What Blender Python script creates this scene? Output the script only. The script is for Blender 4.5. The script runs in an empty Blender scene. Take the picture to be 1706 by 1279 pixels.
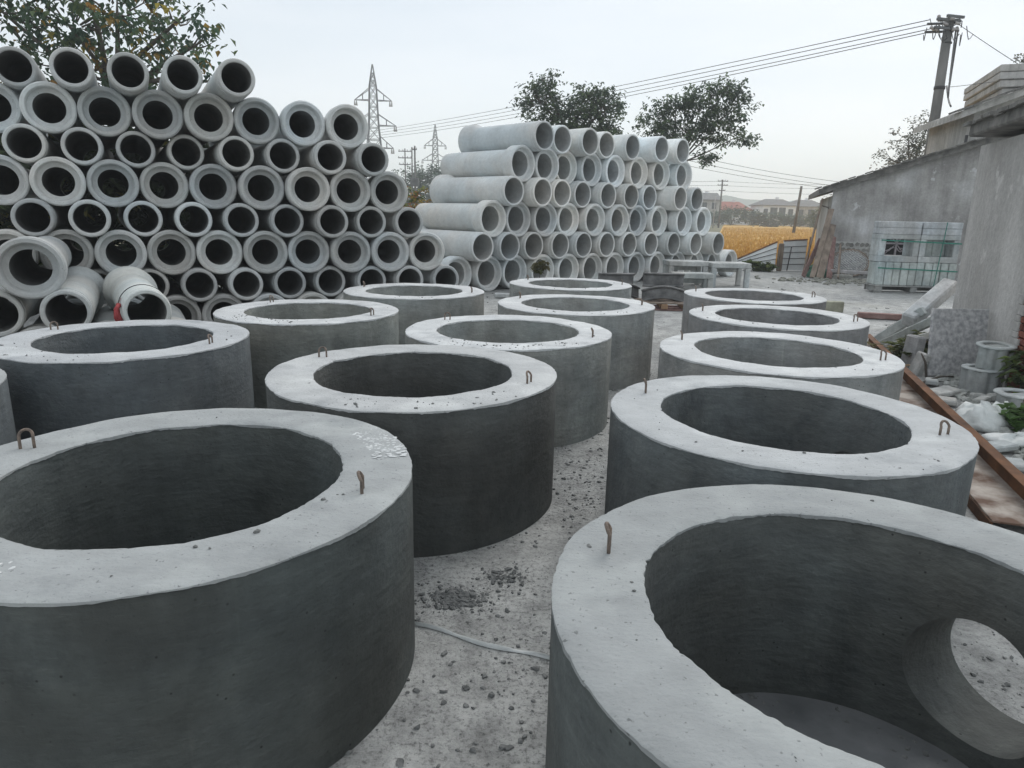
import bpy, bmesh, math, random
import numpy as np
from mathutils import Vector, Matrix, Quaternion
R = math.radians
sc = bpy.context.scene
col = sc.collection

# ------------------------------------------------------------------ camera
cam = bpy.data.cameras.new('camera'); camo = bpy.data.objects.new('camera', cam); col.objects.link(camo)
cam.sensor_width = 36.0; cam.lens = 1140.36 / 1706 * 36.0
cam.clip_start = 0.05; cam.clip_end = 4000
PITCH, ROLL = R(14.10), R(1.229)
fwd = Vector((0, math.cos(PITCH), -math.sin(PITCH))); up0 = Vector((0, math.sin(PITCH), math.cos(PITCH)))
rt = Vector((1, 0, 0)) * math.cos(ROLL) + up0 * math.sin(ROLL)
upv = up0 * math.cos(ROLL) - Vector((1, 0, 0)) * math.sin(ROLL)
m = Matrix.Identity(4)
for i in range(3):
    m[i][0] = rt[i]; m[i][1] = upv[i]; m[i][2] = -fwd[i]
m[2][3] = 1.7116
camo.matrix_world = m
sc.camera = camo

# ------------------------------------------------------------------ sky and sun (overcast)
SUN_EL, SUN_AZ = R(42), R(28)
w = bpy.data.worlds.new('World'); sc.world = w; w.use_nodes = True
nt = w.node_tree; nt.nodes.clear()
def WN(t, **k):
    n = nt.nodes.new(t)
    for a, b in k.items(): setattr(n, a, b)
    return n
sky = WN('ShaderNodeTexSky', sky_type='NISHITA', sun_disc=False)
sky.sun_elevation = SUN_EL; sky.sun_rotation = SUN_AZ; sky.air_density = 1.0; sky.dust_density = 1.0; sky.ozone_density = 1.0
bg1 = WN('ShaderNodeBackground'); bg1.inputs[1].default_value = 0.03
tc = WN('ShaderNodeTexCoord'); mp = WN('ShaderNodeMapping'); mp.inputs['Scale'].default_value = (1.1, 1.1, 5.0)
nz = WN('ShaderNodeTexNoise'); nz.inputs['Scale'].default_value = 1.6; nz.inputs['Detail'].default_value = 6
cr = WN('ShaderNodeValToRGB')
cr.color_ramp.elements[0].position = 0.32; cr.color_ramp.elements[0].color = (0.79, 0.85, 0.885, 1)
cr.color_ramp.elements[1].position = 0.72; cr.color_ramp.elements[1].color = (0.985, 1.0, 1.005, 1)
bg2 = WN('ShaderNodeBackground'); bg2.inputs[1].default_value = 0.78
add = WN('ShaderNodeAddShader'); out = WN('ShaderNodeOutputWorld')
L = nt.links.new
L(sky.outputs[0], bg1.inputs[0]); L(tc.outputs['Generated'], mp.inputs[0]); L(mp.outputs[0], nz.inputs[0])
L(nz.outputs[0], cr.inputs[0]); L(cr.outputs[0], bg2.inputs[0])
L(bg1.outputs[0], add.inputs[0]); L(bg2.outputs[0], add.inputs[1]); L(add.outputs[0], out.inputs[0])
sl = bpy.data.lights.new('sun', 'SUN'); sl.energy = 1.5; sl.angle = R(35); sl.color = (1.0, 0.975, 0.945)
so = bpy.data.objects.new('sun', sl); col.objects.link(so); so.location = (10, 20, 30)
sv = Vector((math.sin(SUN_AZ) * math.cos(SUN_EL), math.cos(SUN_AZ) * math.cos(SUN_EL), math.sin(SUN_EL)))
so.rotation_euler = (-sv).to_track_quat('-Z', 'Y').to_euler()
sc.view_settings.view_transform = 'Standard'; sc.view_settings.look = 'None'
sc.view_settings.exposure = 0.1; sc.view_settings.gamma = 1.0; sc.view_settings.use_curve_mapping = False
sc.render.engine = 'CYCLES'
sc.cycles.use_denoising = True
sc.cycles.max_bounces = 8; sc.cycles.use_adaptive_sampling = True; sc.cycles.adaptive_threshold = 0.025; sc.cycles.diffuse_bounces = 4; sc.cycles.volume_bounces = 3
sc.cycles.caustics_reflective = False; sc.cycles.caustics_refractive = False

# ------------------------------------------------------------------ material helpers
def new_mat(name):
    mt = bpy.data.materials.new(name); mt.use_nodes = True
    n = mt.node_tree.nodes; n.clear()
    o = n.new('ShaderNodeOutputMaterial'); b = n.new('ShaderNodeBsdfPrincipled')
    mt.node_tree.links.new(b.outputs[0], o.inputs[0])
    return mt, n, mt.node_tree.links.new, b
def noise(n, l, scale, detail=5, stretch=(1, 1, 1), rough=0.55, coord=None):
    if coord is None:
        g = n.new('ShaderNodeNewGeometry'); coord = g.outputs['Position']
    mp = n.new('ShaderNodeMapping'); mp.inputs['Scale'].default_value = stretch
    l(coord, mp.inputs[0])
    t = n.new('ShaderNodeTexNoise'); t.inputs['Scale'].default_value = scale; t.inputs['Detail'].default_value = detail
    t.inputs['Roughness'].default_value = rough
    l(mp.outputs[0], t.inputs[0]); return t.outputs[0]
def ramp(n, l, fac, stops):
    r = n.new('ShaderNodeValToRGB'); e = r.color_ramp.elements
    while len(e) > len(stops): e.remove(e[-1])
    while len(e) < len(stops): e.new(0.5)
    for k, (p, c) in enumerate(stops):
        e[k].position = p; e[k].color = (c[0], c[1], c[2], 1) if hasattr(c, '__len__') else (c, c, c, 1)
    l(fac, r.inputs[0]); return r.outputs[0]
def mixc(n, l, fac, a, b, mode='MIX'):
    x = n.new('ShaderNodeMix'); x.data_type = 'RGBA'; x.blend_type = mode
    for sock, v in ((x.inputs[0], fac), (x.inputs[6], a), (x.inputs[7], b)):
        if hasattr(v, 'default_value') or hasattr(v, 'is_output'): l(v, sock)
        elif hasattr(v, '__len__'): sock.default_value = (v[0], v[1], v[2], 1)
        else: sock.default_value = v if sock == x.inputs[0] else (v, v, v, 1)
    return x.outputs[2]
def bump(n, l, b, h, strength, dist):
    x = n.new('ShaderNodeBump'); x.inputs['Strength'].default_value = strength; x.inputs['Distance'].default_value = dist
    l(h, x.inputs['Height'])
    l(x.outputs[0], b.inputs['Normal'])
def objcol(n):
    return n.new('ShaderNodeObjectInfo').outputs['Color']
def simple(name, c1, c2, scale=6, rough=0.85, stretch=(1, 1, 1), bscale=None, bdist=0.004, metal=0.0, detail=6, tint=True, lo=0.3, hi=0.7):
    mt, n, l, b = new_mat(name)
    f = noise(n, l, scale, detail, stretch)
    c = ramp(n, l, f, [(lo, c1), (hi, c2)])
    if tint: c = mixc(n, l, 1.0, c, objcol(n), 'MULTIPLY')
    l(c, b.inputs['Base Color']); b.inputs['Roughness'].default_value = rough; b.inputs['Metallic'].default_value = metal
    b.inputs['Specular IOR Level'].default_value = 0.3
    if bscale: bump(n, l, b, noise(n, l, bscale, 6), 0.6, bdist)
    return mt

def m_concrete(name, streak=True, fine=70, speck=True, amp=0.28, rough=0.9, bd=0.004, smear=0.0, medlo=0.8, stk=0.8, mult=1.0):
    """concrete whose colour is the object's colour, mottled, with small pores"""
    mt, n, l, b = new_mat(name)
    big = ramp(n, l, noise(n, l, 2.3, 6), [(0.3, 1 - amp), (0.7, 1 + amp * 0.6)])
    c = mixc(n, l, 1.0, objcol(n), big, 'MULTIPLY')
    med = ramp(n, l, noise(n, l, 14, 7, rough=0.65), [(0.3, medlo), (0.7, 2 - medlo - (1 - medlo) * .3)])
    c = mixc(n, l, 1.0, c, med, 'MULTIPLY')
    if mult != 1.0: c = mixc(n, l, 1.0, c, (mult, mult, mult), 'MULTIPLY')
    if streak:
        st = ramp(n, l, noise(n, l, 9, 5, (1, 1, 0.12)), [(0.35, 0.82), (0.65, 1.12)])
        c = mixc(n, l, stk, c, st, 'MULTIPLY')
    if smear:
        sm = ramp(n, l, noise(n, l, 3.0, 8, (1, 1, 3.5), 0.72), [(0.42, 0.0), (0.66, smear)])
        c = mixc(n, l, sm, c, mixc(n, l, 1.0, c, (1.75, 1.72, 1.62), 'MULTIPLY'))
        dk = ramp(n, l, noise(n, l, 4.3, 7, (1, 1, 0.7), 0.7), [(0.30, 0.65), (0.44, 0.0)])
        c = mixc(n, l, dk, c, mixc(n, l, 1.0, c, (0.55, 0.57, 0.6), 'MULTIPLY'))
        dr = ramp(n, l, noise(n, l, 8, 5, (1, 1, 0.05), 0.6), [(0.64, 0.0), (0.72, 0.45)])
        c = mixc(n, l, dr, c, mixc(n, l, 1.0, c, (1.6, 1.58, 1.52), 'MULTIPLY'))
        ln = ramp(n, l, noise(n, l, 16, 3, (1.0, 1.0, 14), 0.5), [(0.66, 0.0), (0.72, 0.5)])
        c = mixc(n, l, ln, c, mixc(n, l, 1.0, c, (1.5, 1.5, 1.45), 'MULTIPLY'))
    hue = ramp(n, l, noise(n, l, 1.1, 3), [(0.35, (1.0, 0.975, 0.935)), (0.65, (0.94, 1.0, 1.02))])
    c = mixc(n, l, 1.0, c, hue, 'MULTIPLY')
    h = noise(n, l, fine, 5)
    if speck:
        vo = n.new('ShaderNodeTexVoronoi'); vo.inputs['Scale'].default_value = 30
        g = n.new('ShaderNodeNewGeometry'); l(g.outputs['Position'], vo.inputs['Vector'])
        sp = ramp(n, l, vo.outputs['Distance'], [(0.08, 0.25), (0.15, 1.0)])
        msk = ramp(n, l, noise(n, l, 7, 3), [(0.5, 0.0), (0.62, 1.0)])
        c = mixc(n, l, msk, c, mixc(n, l, 1.0, c, sp, 'MULTIPLY'))
    l(c, b.inputs['Base Color'])
    rr = n.new('ShaderNodeMapRange'); rr.inputs['To Min'].default_value = rough - 0.18; rr.inputs['To Max'].default_value = min(1, rough + 0.06)
    l(noise(n, l, 4, 4), rr.inputs[0]); l(rr.outputs[0], b.inputs['Roughness'])
    b.inputs['Specular IOR Level'].default_value = 0.35
    hm = n.new('ShaderNodeMath'); hm.operation = 'ADD'; l(h, hm.inputs[0])
    h2 = noise(n, l, 11, 5, (1, 1, 2.4)); hm2 = n.new('ShaderNodeMath'); hm2.operation = 'MULTIPLY'; hm2.inputs[1].default_value = 2.2
    l(h2, hm2.inputs[0]); l(hm2.outputs[0], hm.inputs[1])
    bump(n, l, b, hm.outputs[0], 0.7, bd)
    return mt

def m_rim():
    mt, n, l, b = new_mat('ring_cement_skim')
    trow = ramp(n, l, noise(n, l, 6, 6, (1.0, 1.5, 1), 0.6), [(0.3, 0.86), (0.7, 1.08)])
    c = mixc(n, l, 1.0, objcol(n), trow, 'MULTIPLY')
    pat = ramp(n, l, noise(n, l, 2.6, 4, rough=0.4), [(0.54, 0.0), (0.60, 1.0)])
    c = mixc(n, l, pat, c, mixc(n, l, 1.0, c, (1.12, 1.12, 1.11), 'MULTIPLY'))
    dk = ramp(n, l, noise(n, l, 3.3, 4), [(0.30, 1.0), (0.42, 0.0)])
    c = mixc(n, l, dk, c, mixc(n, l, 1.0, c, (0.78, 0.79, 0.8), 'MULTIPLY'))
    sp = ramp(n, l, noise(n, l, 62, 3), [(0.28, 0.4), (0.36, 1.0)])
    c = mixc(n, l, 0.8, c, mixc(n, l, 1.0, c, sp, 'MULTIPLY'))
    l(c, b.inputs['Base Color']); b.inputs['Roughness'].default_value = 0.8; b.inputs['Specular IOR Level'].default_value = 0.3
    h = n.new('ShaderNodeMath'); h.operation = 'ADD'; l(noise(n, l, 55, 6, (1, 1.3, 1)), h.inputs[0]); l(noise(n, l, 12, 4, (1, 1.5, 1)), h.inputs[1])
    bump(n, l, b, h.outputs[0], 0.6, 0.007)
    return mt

def m_yard():
    mt, n, l, b = new_mat('yard_concrete')
    c = ramp(n, l, noise(n, l, 0.55, 6), [(0.3, (0.32, 0.328, 0.325)), (0.68, (0.52, 0.52, 0.50))])
    c = mixc(n, l, 1.0, c, ramp(n, l, noise(n, l, 4.5, 9, rough=0.75), [(0.32, 0.55), (0.6, 1.15)]), 'MULTIPLY')
    # ground-in dark mortar specks, in drifts
    sp = ramp(n, l, noise(n, l, 46, 7, rough=0.8), [(0.38, 0.2), (0.5, 1.0)])
    drift = ramp(n, l, noise(n, l, 1.3, 5), [(0.36, 0.35), (0.58, 1.0)])
    c = mixc(n, l, drift, c, mixc(n, l, 1.0, c, sp, 'MULTIPLY'))
    # scuffs and thin scratches
    wv = ramp(n, l, noise(n, l, 7, 8, (0.6, 5, 1), 0.8), [(0.32, 0.7), (0.42, 1.0)])
    c = mixc(n, l, 0.6, c, mixc(n, l, 1.0, c, wv, 'MULTIPLY'))
    st = ramp(n, l, noise(n, l, 0.22, 4), [(0.62, 0.0), (0.72, 0.6)])
    c = mixc(n, l, st, c, mixc(n, l, 1.0, c, (0.62, 0.6, 0.52), 'MULTIPLY'))
    l(c, b.inputs['Base Color']); b.inputs['Roughness'].default_value = 0.92; b.inputs['Specular IOR Level'].default_value = 0.2
    h = n.new('ShaderNodeMath'); h.operation = 'ADD'; l(noise(n, l, 30, 8, rough=0.7), h.inputs[0]); l(noise(n, l, 5, 4), h.inputs[1])
    bump(n, l, b, h.outputs[0], 0.8, 0.015)
    return mt

def m_wall(name, base, light, dark, streak=1.0):
    """old cement render: rain streaks, damp shadows of dirt, bare lighter patches"""
    mt, n, l, b = new_mat(name)
    c = ramp(n, l, noise(n, l, 1.0, 6), [(0.3, dark), (0.5, base), (0.72, light)])
    s1 = ramp(n, l, noise(n, l, 5, 6, (1, 1, 0.08), 0.65), [(0.3, 0.55), (0.62, 1.12)])
    c = mixc(n, l, streak, c, mixc(n, l, 1.0, c, s1, 'MULTIPLY'))
    s2 = ramp(n, l, noise(n, l, 18, 6, rough=0.7), [(0.3, 0.82), (0.7, 1.1)])
    c = mixc(n, l, 1.0, c, s2, 'MULTIPLY')
    pt = ramp(n, l, noise(n, l, 1.7, 5, rough=0.65), [(0.63, 0.0), (0.68, 0.75)])
    c = mixc(n, l, pt, c, light)
    l(c, b.inputs['Base Color']); b.inputs['Roughness'].default_value = 0.93; b.inputs['Specular IOR Level'].default_value = 0.2
    bump(n, l, b, noise(n, l, 24, 7), 0.6, 0.012)
    return mt

def m_leaf(name):
    mt, n, l, b = new_mat(name)
    a = n.new('ShaderNodeAttribute'); a.attribute_name = 'leaf_colour'
    l(a.outputs['Color'], b.inputs['Base Color']); b.inputs['Roughness'].default_value = 0.55
    b.inputs['Specular IOR Level'].default_value = 0.35
    tr = n.new('ShaderNodeBsdfTranslucent'); l(a.outputs['Color'], tr.inputs[0])
    mx = n.new('ShaderNodeMixShader'); mx.inputs[0].default_value = 0.4
    o = [k for k in n if k.type == 'OUTPUT_MATERIAL'][0]
    l(b.outputs[0], mx.inputs[1]); l(tr.outputs[0], mx.inputs[2]); l(mx.outputs[0], o.inputs[0])
    return mt

M = {}
M['pipe'] = m_concrete('pipe_concrete', streak=False, fine=60, amp=0.13, bd=0.003, medlo=0.9)
M['bore'] = m_concrete('pipe_bore_shade', streak=False, fine=60, amp=0.2, bd=0.003, medlo=0.88, mult=0.33)  # same concrete darkened: the shade deep in the bore is put into the colour
M['bore_shade_pale'] = m_concrete('pipe_bore_shade_pale', streak=False, fine=60, amp=0.2, bd=0.003, medlo=0.88, mult=0.62)  # right stack bores: inner shade painted in more weakly
M['ring'] = m_concrete('ring_wall_concrete', streak=True, fine=45, amp=0.3, rough=0.84, bd=0.006, smear=0.26, medlo=0.84, stk=0.5)
M['rim'] = m_rim()
M['cast'] = m_concrete('precast_concrete', streak=True, fine=50, amp=0.3, bd=0.005)
M['yard'] = m_yard()
M['clod'] = simple('dark_mortar', (0.085, 0.09, 0.09), (0.25, 0.255, 0.25), 30, 0.95, bscale=80)
M['crumb'] = simple('grey_mortar', (0.1, 0.105, 0.1), (0.24, 0.245, 0.24), 30, 0.95, bscale=80)
M['splash'] = simple('white_cement_splash', (0.5, 0.515, 0.515), (0.66, 0.675, 0.675), 20, 0.85, bscale=60, bdist=0.003)
M['slurry'] = simple('wet_cement_floor', (0.13, 0.138, 0.145), (0.25, 0.255, 0.26), 4, 0.55, bscale=30, bdist=0.006)
M['rebar'] = simple('rusty_rebar', (0.10, 0.085, 0.075), (0.26, 0.2, 0.16), 40, 0.8, bscale=90, bdist=0.002)
M['rust'] = simple('rusty_steel', (0.10, 0.055, 0.035), (0.30, 0.15, 0.075), 5, 0.85, bscale=40, detail=9)
M['rustpale'] = simple('dusty_rusted_steel', (0.15, 0.095, 0.07), (0.5, 0.45, 0.4), 4.5, 0.9, bscale=40, detail=11, lo=.36, hi=.6)
M['darksteel'] = simple('dark_mould_steel', (0.06, 0.062, 0.062), (0.2, 0.2, 0.2), 6, 0.6, bscale=40, detail=8)
M['wall_far'] = m_wall('stained_render', (0.40, 0.392, 0.382), (0.62, 0.63, 0.64), (0.27, 0.262, 0.255), 0.55)
M['wall_near'] = m_wall('cement_render', (0.46, 0.45, 0.435), (0.58, 0.57, 0.55), (0.37, 0.358, 0.342), 0.4)
M['wall_pale'] = m_wall('pale_render', (0.46, 0.45, 0.43), (0.58, 0.57, 0.55), (0.32, 0.31, 0.29), 0.7)
M['stone'] = simple('rubble_stone', (0.13, 0.13, 0.125), (0.3, 0.295, 0.28), 8, 0.95, bscale=30, bdist=0.008)
M['mortar'] = simple('pale_mortar', (0.36, 0.36, 0.35), (0.52, 0.52, 0.5), 10, 0.95, bscale=40, bdist=0.006)
M['roof'] = simple('weathered_roof_slab', (0.09, 0.09, 0.085), (0.26, 0.25, 0.235), 5, 0.95, bscale=25, bdist=0.012, detail=9)
M['brick'] = simple('red_brick', (0.12, 0.045, 0.032), (0.26, 0.1, 0.065), 12, 0.92, bscale=50, bdist=0.006)
M['wood'] = simple('weathered_timber', (0.13, 0.10, 0.08), (0.33, 0.27, 0.22), 7, 0.9, (1, 1, 0.3), 40, 0.004)
M['redwood'] = simple('reddish_board', (0.16, 0.085, 0.075), (0.33, 0.22, 0.2), 7, 0.9, bscale=40)
M['sheet'] = simple('white_corrugated_sheet', (0.72, 0.74, 0.75), (0.86, 0.88, 0.88), 4, 0.6, bscale=20)
M['strap'] = simple('green_strapping', (0.02, 0.16, 0.12), (0.05, 0.26, 0.2), 12, 0.5)
M['red'] = simple('red_sling', (0.26, 0.035, 0.04), (0.42, 0.07, 0.07), 20, 0.7)
M['plastic'] = simple('white_plastic', (0.52, 0.55, 0.54), (0.74, 0.76, 0.75), 9, 0.45, bscale=14, bdist=0.02)
M['greenplastic'] = simple('green_plastic', (0.04, 0.15, 0.10), (0.1, 0.26, 0.18), 9, 0.5)
M['black'] = simple('black_void', (0.012, 0.012, 0.012), (0.02, 0.02, 0.02), 5, 0.9)
M['metal'] = simple('galvanised_lattice_steel', (0.07, 0.075, 0.08), (0.14, 0.145, 0.15), 2, 0.7)
M['pole'] = simple('grey_concrete_pole', (0.12, 0.12, 0.115), (0.22, 0.215, 0.205), 3, 0.9, (1, 1, 0.3))
M['wire'] = simple('cable_black', (0.03, 0.03, 0.032), (0.06, 0.06, 0.06), 3, 0.6)
M['porcelain'] = simple('insulator_porcelain', (0.3, 0.28, 0.27), (0.45, 0.43, 0.42), 9, 0.3)
M['leaf'] = m_leaf('foliage')
M['bark'] = simple('bark', (0.07, 0.06, 0.05), (0.17, 0.15, 0.13), 10, 0.95, (1, 1, 0.25), 30, 0.01)
M['soil'] = simple('soil_and_weeds', (0.10, 0.11, 0.06), (0.24, 0.21, 0.14), 0.4, 0.95, bscale=4, bdist=0.05, detail=10)
M['field'] = simple('ripe_rice_field', (0.40, 0.225, 0.05), (0.66, 0.42, 0.12), 1.2, 0.95, (1, 0.4, 1), 6, 0.1, detail=10)
M['stalk'] = simple('ripe_rice_straw', (0.46, 0.265, 0.06), (0.74, 0.48, 0.15), 2.0, 0.9)
M['hill'] = simple('wooded_hill', (0.05, 0.08, 0.05), (0.1, 0.13, 0.08), 0.05, 0.95)
M['housewhite'] = simple('white_house_wall', (0.72, 0.74, 0.76), (0.82, 0.84, 0.86), 1.0, 0.9)
M['rooftile'] = simple('grey_roof_tiles', (0.13, 0.13, 0.135), (0.22, 0.22, 0.22), 2, 0.9)
M['roofred'] = simple('red_roof_tiles', (0.28, 0.09, 0.07), (0.4, 0.16, 0.13), 2, 0.9)
M['glass'] = simple('dark_window_glass', (0.03, 0.045, 0.05), (0.07, 0.09, 0.1), 2, 0.2)
M['granite'] = simple('mottled_stone_slab', (0.34, 0.345, 0.355), (0.64, 0.64, 0.63), 20, 0.9, bscale=50, detail=10, lo=0.36, hi=0.64)

# ------------------------------------------------------------------ mesh helpers
class MB:
    def __init__(s): s.v = []; s.f = []; s.mi = []; s.sm = []
    def add(s, vs, fs, mi=0, smooth=False):
        o = len(s.v); s.v += [tuple(p) for p in vs]
        for f in fs: s.f.append(tuple(o + k for k in f)); s.mi.append(mi); s.sm.append(smooth)
    def box(s, c, d, rot=None, mi=0, taper=1.0):
        hx, hy, hz = d[0] / 2, d[1] / 2, d[2] / 2
        vs = []
        for z in (-1, 1):
            t = taper if z > 0 else 1
            for x, y in ((-1, -1), (1, -1), (1, 1), (-1, 1)):
                p = Vector((x * hx * t, y * hy * t, z * hz))
                if rot is not None: p = rot @ p
                vs.append(p + Vector(c))
        s.add(vs, [(3, 2, 1, 0), (4, 5, 6, 7), (0, 1, 5, 4), (1, 2, 6, 5), (2, 3, 7, 6), (3, 0, 4, 7)], mi)
    def bbox(s, c, d, rot=None, bev=0.01, mi=0):
        """box with chamfered edges"""
        h = [x / 2 for x in d]; b = min(bev, min(h) * 0.45); vs = []; idx = {}
        for sx in (-1, 1):
            for sy in (-1, 1):
                for sz in (-1, 1):
                    for ax in range(3):
                        p = [sx * (h[0] - b), sy * (h[1] - b), sz * (h[2] - b)]
                        p[ax] = (sx, sy, sz)[ax] * h[ax]
                        q = Vector(p)
                        if rot is not None: q = rot @ q
                        idx[sx, sy, sz, ax] = len(vs); vs.append(q + Vector(c))
        fs = []
        def K(a, ax):
            return idx[a[0], a[1], a[2], ax]
        for ax in range(3):
            o1, o2 = (ax + 1) % 3, (ax + 2) % 3
            for sg in (-1, 1):
                q = []
                for u, v in ((-1, -1), (1, -1), (1, 1), (-1, 1)):
                    a = [0, 0, 0]; a[ax] = sg; a[o1] = u; a[o2] = v; q.append(K(a, ax))
                fs.append(q if sg > 0 else q[::-1])
            for u in (-1, 1):
                for v in (-1, 1):
                    a0 = [0, 0, 0]; a0[o1] = u; a0[o2] = v; a0[ax] = -1; a1 = list(a0); a1[ax] = 1
                    q = [K(a0, o1), K(a1, o1), K(a1, o2), K(a0, o2)]
                    fs.append(q if u * v < 0 else q[::-1])
        for sx in (-1, 1):
            for sy in (-1, 1):
                for sz in (-1, 1):
                    q = [idx[sx, sy, sz, k] for k in range(3)]
                    fs.append(q if sx * sy * sz > 0 else q[::-1])
        s.add(vs, fs, mi)
    def tube(s, pts, rad, n=8, mi=0, cap=True, smooth=True):
        pts = [Vector(p) for p in pts]
        if not hasattr(rad, '__len__'): rad = [rad] * len(pts)
        vs = []; fs = []; ref = None
        for k, p in enumerate(pts):
            d = (pts[min(k + 1, len(pts) - 1)] - pts[max(k - 1, 0)]).normalized()
            if ref is None: ref = Vector((0, 0, 1)) if abs(d.z) < 0.9 else Vector((1, 0, 0))
            a = d.cross(ref).normalized(); b2 = d.cross(a).normalized(); ref = a.cross(d)
            for j in range(n):
                t = 2 * math.pi * j / n
                vs.append(p + (a * math.cos(t) + b2 * math.sin(t)) * rad[k])
        for k in range(len(pts) - 1):
            for j in range(n):
                a = k * n + j; b2 = k * n + (j + 1) % n
                fs.append((a, a + n, b2 + n, b2))
        if cap:
            fs.append(tuple(range(n))); fs.append(tuple(range((len(pts) - 1) * n, len(pts) * n))[::-1])
        s.add(vs, fs, mi, smooth)
    def bar(s, a, b, t, mi=0):
        s.tube([a, b], t, 4, mi, cap=False, smooth=False)
    def revolve(s, prof, n=64, mi=0, close=True, smooth=True, axis='y', jit=None):
        """profile of (r, h) points turned about the axis"""
        vs = []; fs = []; k = len(prof)
        for j in range(n):
            t = 2 * math.pi * j / n
            for (r, h) in prof:
                if jit: r, h = jit(j, r, h)
                if axis == 'y': vs.append((r * math.cos(t), h, r * math.sin(t)))
                else: vs.append((r * math.cos(t), r * math.sin(t), h))
        kk = k if close else k - 1
        for j in range(n):
            for q in range(kk):
                a = j * k + q; b = j * k + (q + 1) % k; c = ((j + 1) % n) * k + (q + 1) % k; d = ((j + 1) % n) * k + q
                fs.append((a, d, c, b) if axis == 'y' else (a, b, c, d))
        s.add(vs, fs, mi, smooth)
    def mesh(s, name, mats):
        me = bpy.data.meshes.new(name); me.from_pydata(s.v, [], s.f)
        for mt in (mats if isinstance(mats, (list, tuple)) else [mats]): me.materials.append(mt)
        me.polygons.foreach_set('material_index', s.mi); me.polygons.foreach_set('use_smooth', s.sm)
        me.update(); return me
    def build(s, name, mats, parent=None, **k):
        return link(name, s.mesh(name, mats), parent, **k)
def fixn(me):
    b = bmesh.new(); b.from_mesh(me); bmesh.ops.recalc_face_normals(b, faces=b.faces); b.to_mesh(me); b.free()
def sharp(me, deg=35):
    me.set_sharp_from_angle(angle=R(deg))
def link(name, data, parent=None, loc=None, rot=None, colr=None):
    o = bpy.data.objects.new(name, data); col.objects.link(o)
    if parent is not None: o.parent = parent
    if loc is not None: o.location = loc
    if rot is not None: o.rotation_euler = rot
    if colr is not None: o.color = (colr[0], colr[1], colr[2], 1)
    return o
def tag(o, label=None, cat=None, group=None, kind=None):
    if label: o['label'] = label
    if cat: o['category'] = cat
    if group: o['group'] = group
    if kind: o['kind'] = kind
    return o
def empty(name, loc=(0, 0, 0), rot=(0, 0, 0)):
    o = bpy.data.objects.new(name, None); col.objects.link(o); o.location = loc; o.rotation_euler = rot
    o.empty_display_size = 0.2
    return o
def grey(g, d=(0, 0, 0)): return (g + d[0], g + d[1], g + d[2])
RZ = lambda a: Matrix.Rotation(a, 3, 'Z')
RX = lambda a: Matrix.Rotation(a, 3, 'X')
RY = lambda a: Matrix.Rotation(a, 3, 'Y')
def between(a, b, roll=0):
    """rotation whose X axis runs from a to b"""
    d = (Vector(b) - Vector(a)).normalized()
    q = Vector((1, 0, 0)).rotation_difference(d)
    # keep Z up-ish
    y = Vector((0, 0, 1)).cross(d).normalized(); z = d.cross(y)
    return Matrix((d, y, z)).transposed() @ RX(roll)
ORD = ['first', 'second', 'third', 'fourth', 'fifth', 'sixth', 'seventh', 'eighth', 'ninth', 'tenth', 'eleventh', 'twelfth', 'thirteenth', 'fourteenth']

# ------------------------------------------------------------------ ground
def sheet(name, poly, z, mat, kind='structure'):
    mb = MB(); mb.add([(x, y, z) for x, y in poly], [tuple(range(len(poly)))])
    return tag(mb.build(name, mat), kind=kind)
sheet('ground', [(-700, -60), (700, -60), (700, 750), (-700, 750)], -0.012, M['soil'])
sheet('yard_pavement', [(-14, -6), (14, -6), (14, 24.2), (6.5, 24.6), (-2, 24), (-14, 22)], 0.0, M['yard'])
# rice field as gently uneven sheet
rng = np.random.default_rng(5)
def field():
    nx, ny = 60, 80; vs = []; fs = []
    for j in range(ny + 1):
        t = j / ny; y = 25.5 + (152 - 25.5) * t ** 1.6
        x0 = 7.0 + (y - 25.5) * 0.30; x1 = 30 + (y - 25.5) * 0.65
        for i in range(nx + 1):
            vs.append((x0 + (x1 - x0) * i / nx, y, 0.03 + 0.05 * rng.random() + 0.06 * math.sin(i * 0.7) * math.sin(j * 0.9)))
    for j in range(ny):
        for i in range(nx):
            a = j * (nx + 1) + i; fs.append((a, a + 1, a + nx + 2, a + nx + 1))
    mb = MB(); mb.add(vs, fs, 0, True); return mb.build('field', M['field'])
tag(field(), kind='structure')
def stalks():
    N = 26000
    y = 25.8 + (110 - 25.8) * rng.random(N) ** 2.0
    x0 = 7.2 + (y - 25.5) * 0.30; x1 = np.minimum(30 + (y - 25.5) * 0.65, 0.62 * y + 3)
    x = x0 + (x1 - x0) * rng.random(N)
    h = 0.16 + 0.16 * rng.random(N); wd = 0.03 + 0.05 * rng.random(N); a = rng.random(N) * math.pi
    lx = (rng.random(N) - 0.5) * 0.22; ly = (rng.random(N) - 0.5) * 0.22
    v = np.zeros((N, 3, 3)); cx, sy = np.cos(a) * wd, np.sin(a) * wd
    v[:, 0] = np.stack([x - cx, y - sy, np.full(N, 0.02)], 1); v[:, 1] = np.stack([x + cx, y + sy, np.full(N, 0.02)], 1)
    v[:, 2] = np.stack([x + lx, y + ly, h], 1)
    me = bpy.data.meshes.new('rice_stalks'); me.from_pydata(v.reshape(-1, 3).tolist(), [], np.arange(3 * N).reshape(-1, 3).tolist())
    me.materials.append(M['stalk']); o = link('rice_stalks', me)
    tag(o, 'ripe golden rice standing in the field beyond the yard', 'rice', kind='stuff')
stalks()

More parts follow.
